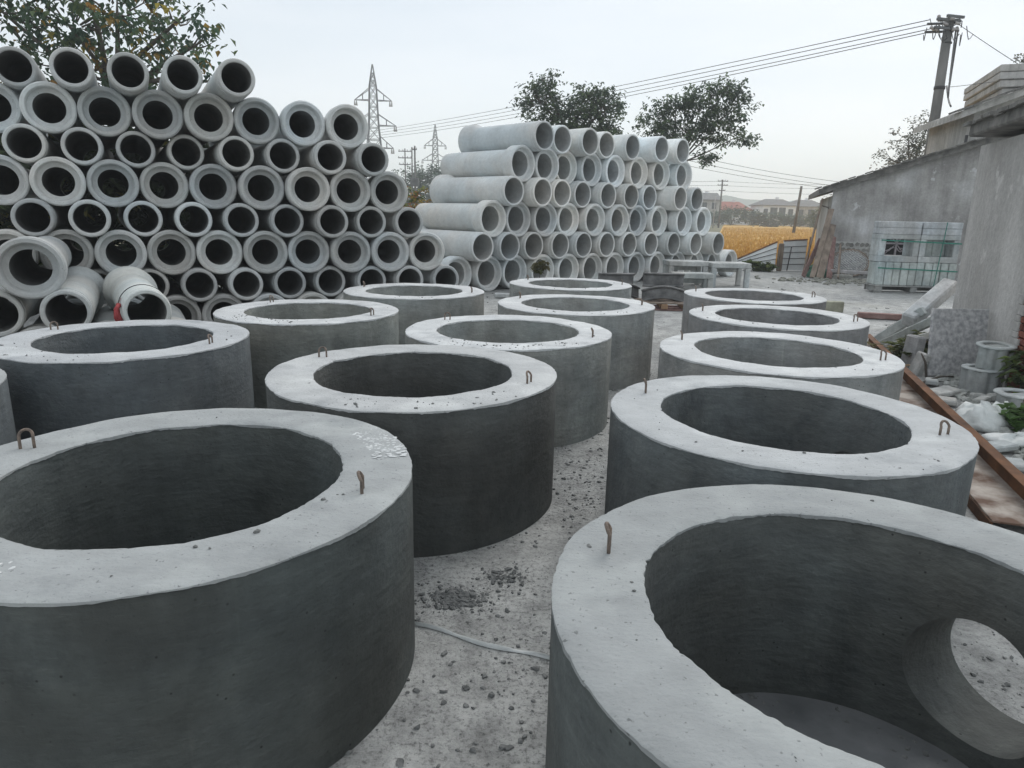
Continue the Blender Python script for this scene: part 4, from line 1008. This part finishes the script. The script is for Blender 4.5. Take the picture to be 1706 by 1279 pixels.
mb = MB(); mb.tube([(9.02, 22.95, .02), (9.10, 22.98, .8)], .02, 5); tag(mb.build('iron_bar', M['wire'], None), 'thin dark bar leaning on the upright corrugated sheet', 'bar')
tree('grass_tuft', 'green weed tuft in front of the slanting corrugated sheet', (7.95, 22.7, 0), [((7.75, 22.7, .12), (.35, .2, .14)), ((8.2, 22.6, .1), (.3, .2, .12))], 60, .17, [(.1, .14, .04), (.14, .17, .05), (.06, .1, .035)], 120, .01, None, -.8, 9, .08, cat='weeds', limb=False, fine=False)
mb = MB(); mb.tube([(9.9, 22.6, .0), (10.05, 22.5, .9), (10.0, 22.3, 1.6), (9.75, 22.1, 2.05), (9.5, 22.0, 2.1)], .018, 6); tag(mb.build('bent_pole', M['bark'], None), 'thin bent bamboo pole arching beside the workshop corner', 'pole')
tag(disc('green_netting', 9.1, 20.6, .3, .05, M['greenplastic'], 8), 'crumpled green netting lying at the foot of the planks', 'netting')
mb = MB(); rr = random.Random(2)
for k in range(9): ico_clod(mb, (9.05 + rr.uniform(-.22, .25), 20.75 + rr.uniform(-.1, .1), .12 + rr.uniform(0, .22)), .17, rr, .9)
tag(mb.build('green_sack', M['greenplastic'], None), 'crumpled dark green sack beside the leaning planks', 'sack')

# ------------------------------------------------------------------ precast frames and steel moulds in the middle distance
def frame(label, x, y, yaw, L_, W2, H, c, legs=((0, 0), (1, 0), (0, 1), (1, 1)), th=.12):
    root = empty('precast_frame', (x, y, 0), (0, 0, yaw)); tag(root, label, 'concrete frame', 'precast concrete frames')
    mb = MB(); mb.bbox((L_ / 2, W2 / 2, H - th / 2), (L_, W2, th), None, .015); mb.build('top_slab', M['cast'], root, colr=c)
    for (u, v) in legs:
        mb = MB(); mb.bbox((.07 + u * (L_ - .14), .07 + v * (W2 - .14), (H - th) / 2), (.12, .12, H - th), None, .012); mb.build('leg', M['cast'], root, colr=c)
    mb = MB(); mb.bbox((L_ / 2, W2 - .07, H - th - .09), (L_ - .26, .06, .1), None, .01); mb.build('rail', M['cast'], root, colr=c)
    return root
cw = (.52, .53, .53)
frame('pale concrete frame like a low table, left of the pair by the right stack', 3.82, 17.1, R(2), .98, .7, .62, cw)
frame('pale concrete frame like a low table, right of the pair by the right stack', 4.86, 17.05, R(2), .98, .7, .60, cw)
frame('lower pale concrete frame tucked in front of the left table frame', 3.75, 16.2, R(2), .95, .5, .40, (.46, .47, .46))
def curved(label, x, y, z, yaw, rad, ang, h, tilt=0, th=.05, mat='darksteel', g=1.0, arch=0.0):
    """segment of a steel ring mould, curved plate with flanges"""
    root = empty('curved_mould', (x, y, z), (tilt, 0, yaw)); tag(root, label, 'steel mould', 'steel mould segments')
    n = 14; mb = MB(); vs = []
    for k in range(n + 1):
        t = -ang / 2 + ang * k / n
        zz = arch * math.cos(t / ang * math.pi)
        for r2, zt in ((rad, 0), (rad, h), (rad + th, h), (rad + th, 0)): vs.append((r2 * math.sin(t), -r2 * math.cos(t) + rad, zt + zz))
    fs = [(0, 1, 2, 3), tuple(4 * n + j for j in (3, 2, 1, 0))]
    for k in range(n):
        for j in range(4): a = 4 * k + j; b = 4 * k + (j + 1) % 4; fs.append((a, a + 4, b + 4, b))
    mb.add(vs, fs); mb.build('plate', M[mat], root, colr=(g, g, g))
    for zt in (.015, h - .015):
        mb = MB(); pts = [((rad + th + .025) * math.sin(-ang / 2 + ang * k / n), -(rad + th + .025) * math.cos(-ang / 2 + ang * k / n) + rad, zt + arch * math.cos((-ang / 2 + ang * k / n) / ang * math.pi)) for k in range(n + 1)]
        mb.tube(pts, .022, 4); mb.build('flange', M[mat], root, colr=(g, g, g))
    return root
curved('dark grey steel mould segment standing at the left of the mould pile', 2.02, 13.75, .32, R(6), 1.6, .44, .26, g=1.3)
curved('dark grey steel mould segment with a straight top edge, right of the pile', 2.86, 13.25, .38, R(-4), 1.8, .42, .26, g=1.25)
curved('dark arched steel mould segment lying below the right one', 2.82, 12.92, .10, R(-6), 1.1, .72, .24, R(-12), g=1.1, arch=.08)
curved('black steel mould segment set between the moulds', 2.12, 13.2, .10, R(25), 1.1, .62, .24, R(-8), g=.5, arch=.08)  # darker tone than the other mould segments
plp = empty('pallet', (2.28, 12.62, 0), (0, 0, R(-4))); tag(plp, 'low wooden pallet under the steel moulds', 'pallet')
for x in (.12, .5, .9): mb = MB(); mb.bbox((x, .35, .075), (.12, .7, .09), None, .008); mb.build('bearer', M['wood'], plp, colr=(1.5, 1.2, .9))
for k in range(3): mb = MB(); mb.bbox((.5, .08 + k * .27, .015), (1.0, .12, .025), None, .004); mb.build('bottom_board', M['redwood'], plp)
for k in range(3): mb = MB(); mb.bbox((.5, .08 + k * .27, .135), (1.0, .12, .025), None, .004); mb.build('deck_board', M['wood'], plp)
mb = MB(); mb.bbox((0, 0, .1), (.42, .2, .2), None, .012); tag(mb.build('timber_block', M['cast'], None, loc=(6.02, 13.0, 0), rot=(0, 0, R(-5)), colr=(.33, .33, .26)), 'short mossy grey block standing behind the far right rings', 'block')
plank('board', (6.15, 12.2, .06), (7.2, 11.9, .06), .14, .1, 'redwood', 'short reddish board lying on the pale yard floor', 'board')
mb = MB(); mb.bbox((0, 0, .06), (.9, .12, .1), None, .02); tag(mb.build('concrete_offcut', M['cast'], None, loc=(.05, 13.9, 0), rot=(0, 0, R(-12)), colr=(.5, .5, .5)), 'white concrete offcut lying at the foot of the right stack', 'offcut')

# ------------------------------------------------------------------ rusty steel channel on the ground, right
def channel():
    # web lies flat; flanges stand at both edges
    a0, a1 = Vector((4.84, 9.2, 0)), Vector((3.0, 3.48, 0))     # right edge line
    d = (a1 - a0).normalized(); L_ = (a1 - a0).length; yaw = math.atan2(d.y, d.x); W2 = .29
    root = empty('steel_channel', a0, (0, 0, yaw)); tag(root, 'long rusty steel channel lying on the ground beside the right hand rings', 'steel channel')
    # local x along toward viewer; local y<0 = left side (towards the rings)?
    sgn = -1
    mb = MB(); mb.bbox((L_ / 2, sgn * W2 / 2, .075), (L_, W2, .014), None, .003); mb.build('web', M['rustpale'], root)
    mb = MB(); mb.bbox((L_ / 2, .0, .115), (L_, .016, .17), None, .003); mb.bbox((L_ / 2, -.03, .205), (L_, .075, .012), None, .003); mb.build('right_flange', M['rust'], root, colr=(.8, .75, .72))
    mb = MB(); mb.bbox((L_ / 2, sgn * W2, .036), (L_, .016, .07), None, .003); mb.build('left_flange', M['rust'], root, colr=(.45, .42, .4))
    return root
channel()

# ------------------------------------------------------------------ debris along the near wall, right
# leaning posts
BG = 'concrete posts leaning by the shed wall'
plank('concrete_post', (5.30, 9.15, .40), (6.08, 9.62, .86), .2, .19, 'cast', 'thick pale concrete post leaning highest on the far end of the shed wall', 'concrete post', BG, R(12), (.56, .55, .55))
plank('concrete_post', (5.12, 9.55, .05), (5.46, 9.1, .56), .1, .12, 'cast', 'leftmost slim concrete post below the thick pale one', 'concrete post', BG, 0, (.48, .49, .48))
plank('concrete_post', (5.08, 9.3, .05), (5.30, 8.55, .52), .1, .11, 'cast', 'middle slim concrete post leaning over the debris', 'concrete post', BG, R(10), (.45, .46, .44))
plank('concrete_post', (4.98, 9.0, .05), (5.18, 8.15, .42), .09, .1, 'cast', 'lowest slim concrete post leaning by the speckled slab', 'concrete post', BG, R(-8), (.48, .48, .46))
for k, (x, y, l, w_, yaw) in enumerate(((4.35, 6.7, .3, .16, 20), (4.15, 6.35, .2, .14, -30), (4.5, 7.15, .26, .12, 60), (3.75, 5.0, .22, .15, 10), (3.6, 4.6, .18, .12, 70), (4.3, 5.3, .24, .16, -15), (4.55, 6.4, .2, .1, 35))):
    mb = MB(); mb.bbox((0, 0, .03), (l, w_, .05), None, .012); o = mb.build('concrete_fragment', M['cast'], None, loc=(x, y, .015), rot=(R(7 - 3 * k), R(4 * (k % 3) - 4), R(yaw)), colr=(.5, .5, .49))
    tag(o, f"pale broken slab piece on the rubble, {['by the channel below the slab', 'left of the small stones', 'under the speckled slab', 'near the flattened sack', 'lowest beside the channel', 'right of the flattened sack', 'before the fluted pieces'][k]}", 'fragment', 'broken slab pieces in the rubble', 'thing')
# speckled slab
mb = MB(); mb.bbox((0, 0, .38), (.66, .045, .76), None, .006)
o = mb.build('stone_slab', M['granite'], None, loc=(5.04, 7.62, .005), rot=(R(-7), 0, R(4)), colr=(1, 1, 1.02)); tag(o, 'square speckled grey slab leaning upright near the shed wall', 'slab')
mb = MB(); mb.bbox((0, 0, .2), (.14, .2, .4), None, .02); tag(mb.build('concrete_block', M['cast'], None, loc=(4.72, 7.98, 0), rot=(0, R(6), R(10)), colr=(.4, .4, .41)), 'pale block standing just left of the speckled slab', 'concrete block')
mb = MB(); mb.bbox((0, 0, .12), (.1, .16, .3), None, .02); tag(mb.build('concrete_block', M['cast'], None, loc=(4.6, 7.66, 0), rot=(R(5), R(18), R(10)), colr=(.42, .41, .4)), 'thin pale offcut propped at the slab foot', 'concrete block')
# fluted concrete pieces
def fluted(label, loc, yaw, rad, h, c, cap=True, half=True, tilt=(0, 0)):
    root = empty('fluted_block', loc, (tilt[0], tilt[1], yaw)); tag(root, label, 'fluted block', 'fluted concrete pieces')
    n = 60; mb = MB(); vs = []; span = math.pi * 1.35
    for k in range(n + 1):
        t = -span / 2 + span * k / n
        r2 = rad - .022 * (0.5 + 0.5 * math.cos(t * 9)) ** 1.5
        vs += [(r2 * math.sin(t), -r2 * math.cos(t), 0), (r2 * math.sin(t), -r2 * math.cos(t), h)]
    fs = [(2 * k, 2 * k + 2, 2 * k + 3, 2 * k + 1) for k in range(n)]
    vs += [(0, .06, 0), (0, .06, h)]; nb = len(vs) - 2
    fs += [(nb, nb + 1, 1, 0), (2 * n, 2 * n + 1, nb + 1, nb)]
    fs += [(nb + 1, 2 * k + 3, 2 * k + 1)[::-1] for k in range(n)]
    mb.add(vs, fs); mb.build('shaft', M['cast'], root, colr=c)
    if cap:
        mb = MB(); mb.revolve([(rad * .62, h - .002), (rad * 1.0, h - .002), (rad * 1.02, h + .006), (rad * 1.0, h + .016), (rad * .66, h + .018)], 40, 0, True, True, 'z'); mb.build('collar', M['cast'], root, colr=(c[0] * 1.25, c[1] * 1.25, c[2] * 1.25))
    return root
fluted('lower fluted concrete piece standing by the broken brick wall', (4.86, 6.92, 0), R(-8), .19, .24, (.40, .41, .41))
fluted('upper fluted concrete piece stacked crooked by the broken brick wall', (4.97, 6.95, .26), R(15), .175, .22, (.42, .43, .42), tilt=(R(3), R(-3)))
fluted('separate fluted concrete piece at the right picture edge', (4.62, 6.02, 0), R(10), .21, .2, (.42, .43, .43))
# sacks
def sack(label, c, d, yaw, seed, mat='plastic', colr=(1, 1, 1)):
    r = random.Random(seed); n, k = 22, 12; mb = MB(); vs = []
    ph = [r.random() * 6.28 for _ in range(8)]
    for j in range(k + 1):
        v = math.pi * j / k
        for i in range(n):
            u = 2 * math.pi * i / n
            rr_ = 1 + .14 * math.sin(3 * u + ph[0] + 2 * v) + .1 * math.sin(5 * u + ph[1] - 3 * v) + .09 * math.sin(4 * v + ph[2] + u) + .06 * math.sin(9 * u + ph[3] + 5 * v) + .05 * math.sin(13 * v + ph[4] + 4 * u) + r.uniform(-.035, .035)
            x = math.cos(u) * math.sin(v) * rr_; y = math.sin(u) * math.sin(v) * rr_; z = math.cos(v) * rr_
            vs.append((x * d[0], y * d[1], max(-.55, z) * d[2]))
    fs = []
    for j in range(k):
        for i in range(n):
            a = j * n + i; b = j * n + (i + 1) % n; fs.append((a, a + n, b + n, b))
    mb.add(vs, fs, 0, True)
    o = mb.build('plastic_sack', M[mat], None, loc=(c[0], c[1], .55 * d[2]), rot=(0, 0, yaw), colr=colr); tag(o, label, 'sack', 'white plastic sacks by the channel')
sack('crumpled white plastic sack lying beside the rusty channel', (3.98, 5.62), (.24, .16, .13), R(20), 3)
sack('smaller twisted white sack on the right of the crumpled one', (4.28, 5.75), (.2, .09, .12), R(50), 4, colr=(1, 1.02, 1))
sack('flattened white sack at the right edge below the others', (3.98, 5.15), (.2, .14, .06), R(-10), 5)
sack('dusty grey sack half buried at the right picture edge', (3.95, 4.75), (.22, .14, .09), R(30), 6, colr=(.6, .6, .55))
# broken bricks and stones
rr = random.Random(71)
for k, (x, y, s) in enumerate(((4.60, 6.55, .09), (4.76, 6.50, .11), (4.30, 6.25, .07), (4.05, 6.0, .06))):
    mb = MB(); mb.bbox((0, 0, s * .4), (s * 1.5, s, s * .8), None, s * .18); tag(mb.build('broken_block', M['cast'], None, loc=(x, y, 0), rot=(rr.uniform(-.2, .2), rr.uniform(-.2, .2), rr.random() * 3), colr=(.42, .42, .41)), f"pale broken block on the rubble before the fluted pieces, {['left', 'right', 'small middle', 'smallest nearest'][k]} one", 'broken block', 'broken blocks on the rubble')
def scatter(name, label, cat, n, region, s0, s1, mat, seed, flat=.7, pw=3, mask=None, colr=None):
    r = random.Random(seed); mb = MB(); k = 0
    while k < n:
        p = region(r)
        if mask and not mask(p): continue
        s = s0 + (s1 - s0) * r.random() ** pw; ico_clod(mb, (p[0], p[1], s * flat * .3 + (p[2] if len(p) > 2 else 0)), s, r, flat); k += 1
    tag(mb.build(name, M[mat], None, colr=colr), label, cat, kind='stuff')
RC = [(-1.214, 2.333), (-.584, 3.999), (-2.843, 4.95), (-1.974, 6.566), (-1.221, 8.426), (-.041, 5.643), (.67, 7.439), (.791, 9.674), (3.034, 8.702), (2.641, 6.86), (1.969, 5.055), (1.37, 3.36), (.962, 1.599), (-3.575, 3.29)]
def free(p): return all((p[0] - c[0]) ** 2 + (p[1] - c[1]) ** 2 > .87 ** 2 for c in RC)
def near_ring_m(p): return free(p)
scatter('rubble', 'grey rubble and dust strewn between the channel and the shed wall', 'rubble', 1500, lambda r: (lambda t: (3.35 + t * 2.0 + r.uniform(.0, 1.0) * (.7 + t * .2), 3.6 + t * 5.6))(r.random()), .008, .085, 'crumb', 5, .5, 3, lambda p: p[0] < 5.05 + .31 * (p[1] - 6.3) - .05, (2.1, 2.1, 2.05))
scatter('rubble', 'broken rubble at the foot of the leaning planks and stained wall', 'rubble', 260, lambda r: (r.gauss(9.4, .7), r.gauss(19.6, .45)), .02, .12, 'crumb', 6, .6, 2, lambda p: p[1] < 20.9 - .36 * (p[0] - 9.58), (1.5, 1.45, 1.3))
def clod_region(r):
    q = r.random()
    if q < .36: return (r.gauss(-.24, .08), r.gauss(2.78, .05))
    if q < .48: return (r.gauss(-.03, .06), r.gauss(2.98, .04))
    if q < .58: return (r.gauss(.38, .14), r.gauss(3.9, .22))
    if q < .66: return (r.gauss(.02, .13), r.gauss(2.25, .2))
    return (r.uniform(-.5, .7), r.uniform(1.6, 4.6))
scatter('mortar_clods', 'dark clods of spilt mortar on the floor between the near rings', 'mortar clods', 3600, clod_region, .0014, .017, 'clod', 7, .6, 9, free)
def lane(r):
    return (r.uniform(.2, 1.6), r.uniform(4.2, 12.5))
scatter('mortar_crumbs', 'grey mortar crumbs scattered along the lane between the far rings', 'mortar crumbs', 3200, lane, .002, .016, 'clod', 8, .55, 7, free)
scatter('yard_grit', 'loose grit and stones over the open yard floor', 'grit', 1200, lambda r: (r.uniform(-4, 8), r.uniform(4.5, 20)), .003, .035, 'crumb', 9, .6, 5, free)
scatter('ring_floor_crumbs', 'mortar crumbs on the floor outside the opening of the near right ring', 'mortar crumbs', 500, lambda r: (r.uniform(1.65, 2.5), r.uniform(1.5, 2.7)), .002, .016, 'clod', 10, .6, 4, free)
scatter('slurry_crumbs', 'wet mortar crumbs along the inner foot of the near right ring', 'mortar crumbs', 120, lambda r: (lambda a, q: (.962 + q * math.cos(a), 1.599 + q * math.sin(a)))(r.uniform(-.3, 2.6), r.uniform(.45, .57)), .004, .016, 'clod', 13, .7, 2)
# white plastic strip on the floor
r = random.Random(4); mb = MB(); n = 26; vs = []
for k in range(n + 1):
    t = k / n; x = -.40 + .60 * t; y = 2.57 - .235 * t + .012 * math.sin(9 * t); wd = .006 * (math.sin(math.pi * min(1, t * 1.02)) ** .6) + .002
    z = .004 + .009 * abs(math.sin(7 * t + 1)) + r.uniform(0, .004)
    vs += [(x - .3 * wd, y - wd, .003), (x, y, z + .006), (x + .3 * wd, y + wd, .003)]
mb.add(vs, [f for k in range(n) for f in ((3 * k, 3 * k + 3, 3 * k + 4, 3 * k + 1), (3 * k + 1, 3 * k + 4, 3 * k + 5, 3 * k + 2))], 0, True)
tag(mb.build('plastic_strip', M['plastic'], None), 'thin wrinkled white plastic strip lying on the floor between the near rings', 'plastic strip')
# sticks and weeds by the slab
for k, (a, b, lab) in enumerate((((4.55, 8.15, .03), (4.95, 8.0, .05), 'pale bamboo stick among the debris, upper one'), ((4.42, 7.9, .03), (4.85, 7.85, .04), 'pale bamboo stick among the debris, lower one'), ((4.38, 7.1, .04), (4.85, 7.35, .06), 'dark twig lying before the speckled slab'), ((4.62, 7.45, .02), (4.55, 7.5, .28), 'dark bent twig standing before the speckled slab'), ((6.05, 11.0, .02), (6.2, 10.2, .5), 'thin wire sticking up near the leaning posts'))):
    mid = (Vector(a) + Vector(b)) / 2 + Vector((.02, .01, .03)); mb = MB(); mb.tube([a, mid, b], [.014, .012, .008] if k < 4 else .006, 6)
    tag(mb.build('stick', M['wood'] if k < 2 else M['bark'], None, colr=(2.0, 1.8, 1.5) if k < 2 else None), lab, 'stick', 'sticks in the debris')
tree('weeds', 'straggling weeds among the debris left of the slab', (4.75, 8.25, 0), [((4.75, 8.25, .12), (.28, .3, .13)), ((5.1, 8.5, .2), (.2, .2, .12))], 60, .13, [(.1, .12, .04), (.2, .18, .09), (.07, .09, .03)], 130, .01, None, -.3, 8, .1, cat='weeds', limb=False, fine=False)
tree('weeds', 'green leafy weed growing at the broken brick wall', (5.0, 6.45, 0), [((4.98, 6.5, .34), (.17, .2, .13)), ((5.02, 6.3, .2), (.16, .2, .15))], 34, .11, [(.09, .14, .045), (.12, .17, .05), (.07, .1, .035)], 131, .015, None, .3, 9, .12, cat='weeds', limb=True, fine=False)
tree('weeds', 'green grass sprouting through the rubble beside the sacks', (4.3, 5.6, 0), [((4.32, 5.55, .07), (.16, .18, .08))], 30, .1, [(.09, .17, .05), (.12, .2, .07)], 132, .006, None, -.6, 9, .06, cat='weeds', limb=False, fine=False)
tree('weeds', 'small weed hanging in a bottom pipe of the right stack', (.55, 14.9, .3), [((.55, 14.85, .62), (.12, .08, .16))], 16, .13, [(.08, .09, .03), (.13, .12, .05)], 133, .008, None, .6, 7, .08, cat='weeds', limb=True, fine=False)

# ------------------------------------------------------------------ haze
HZ = True
if HZ:
    mt = bpy.data.materials.new('haze_air'); mt.use_nodes = True; n = mt.node_tree.nodes; n.clear()
    o = n.new('ShaderNodeOutputMaterial'); v = n.new('ShaderNodeVolumePrincipled'); v.inputs['Color'].default_value = (.94, .975, 1.0, 1); v.inputs['Density'].default_value = .0017; v.inputs['Anisotropy'].default_value = 0.2
    mt.node_tree.links.new(v.outputs[0], o.inputs['Volume'])
    mb = MB(); mb.box((0, 345, 19.5), (1420, 830, 41)); hz = mb.build('haze', mt); tag(hz, 'thin pale haze filling the air over the yard and fields', 'haze', kind='stuff')
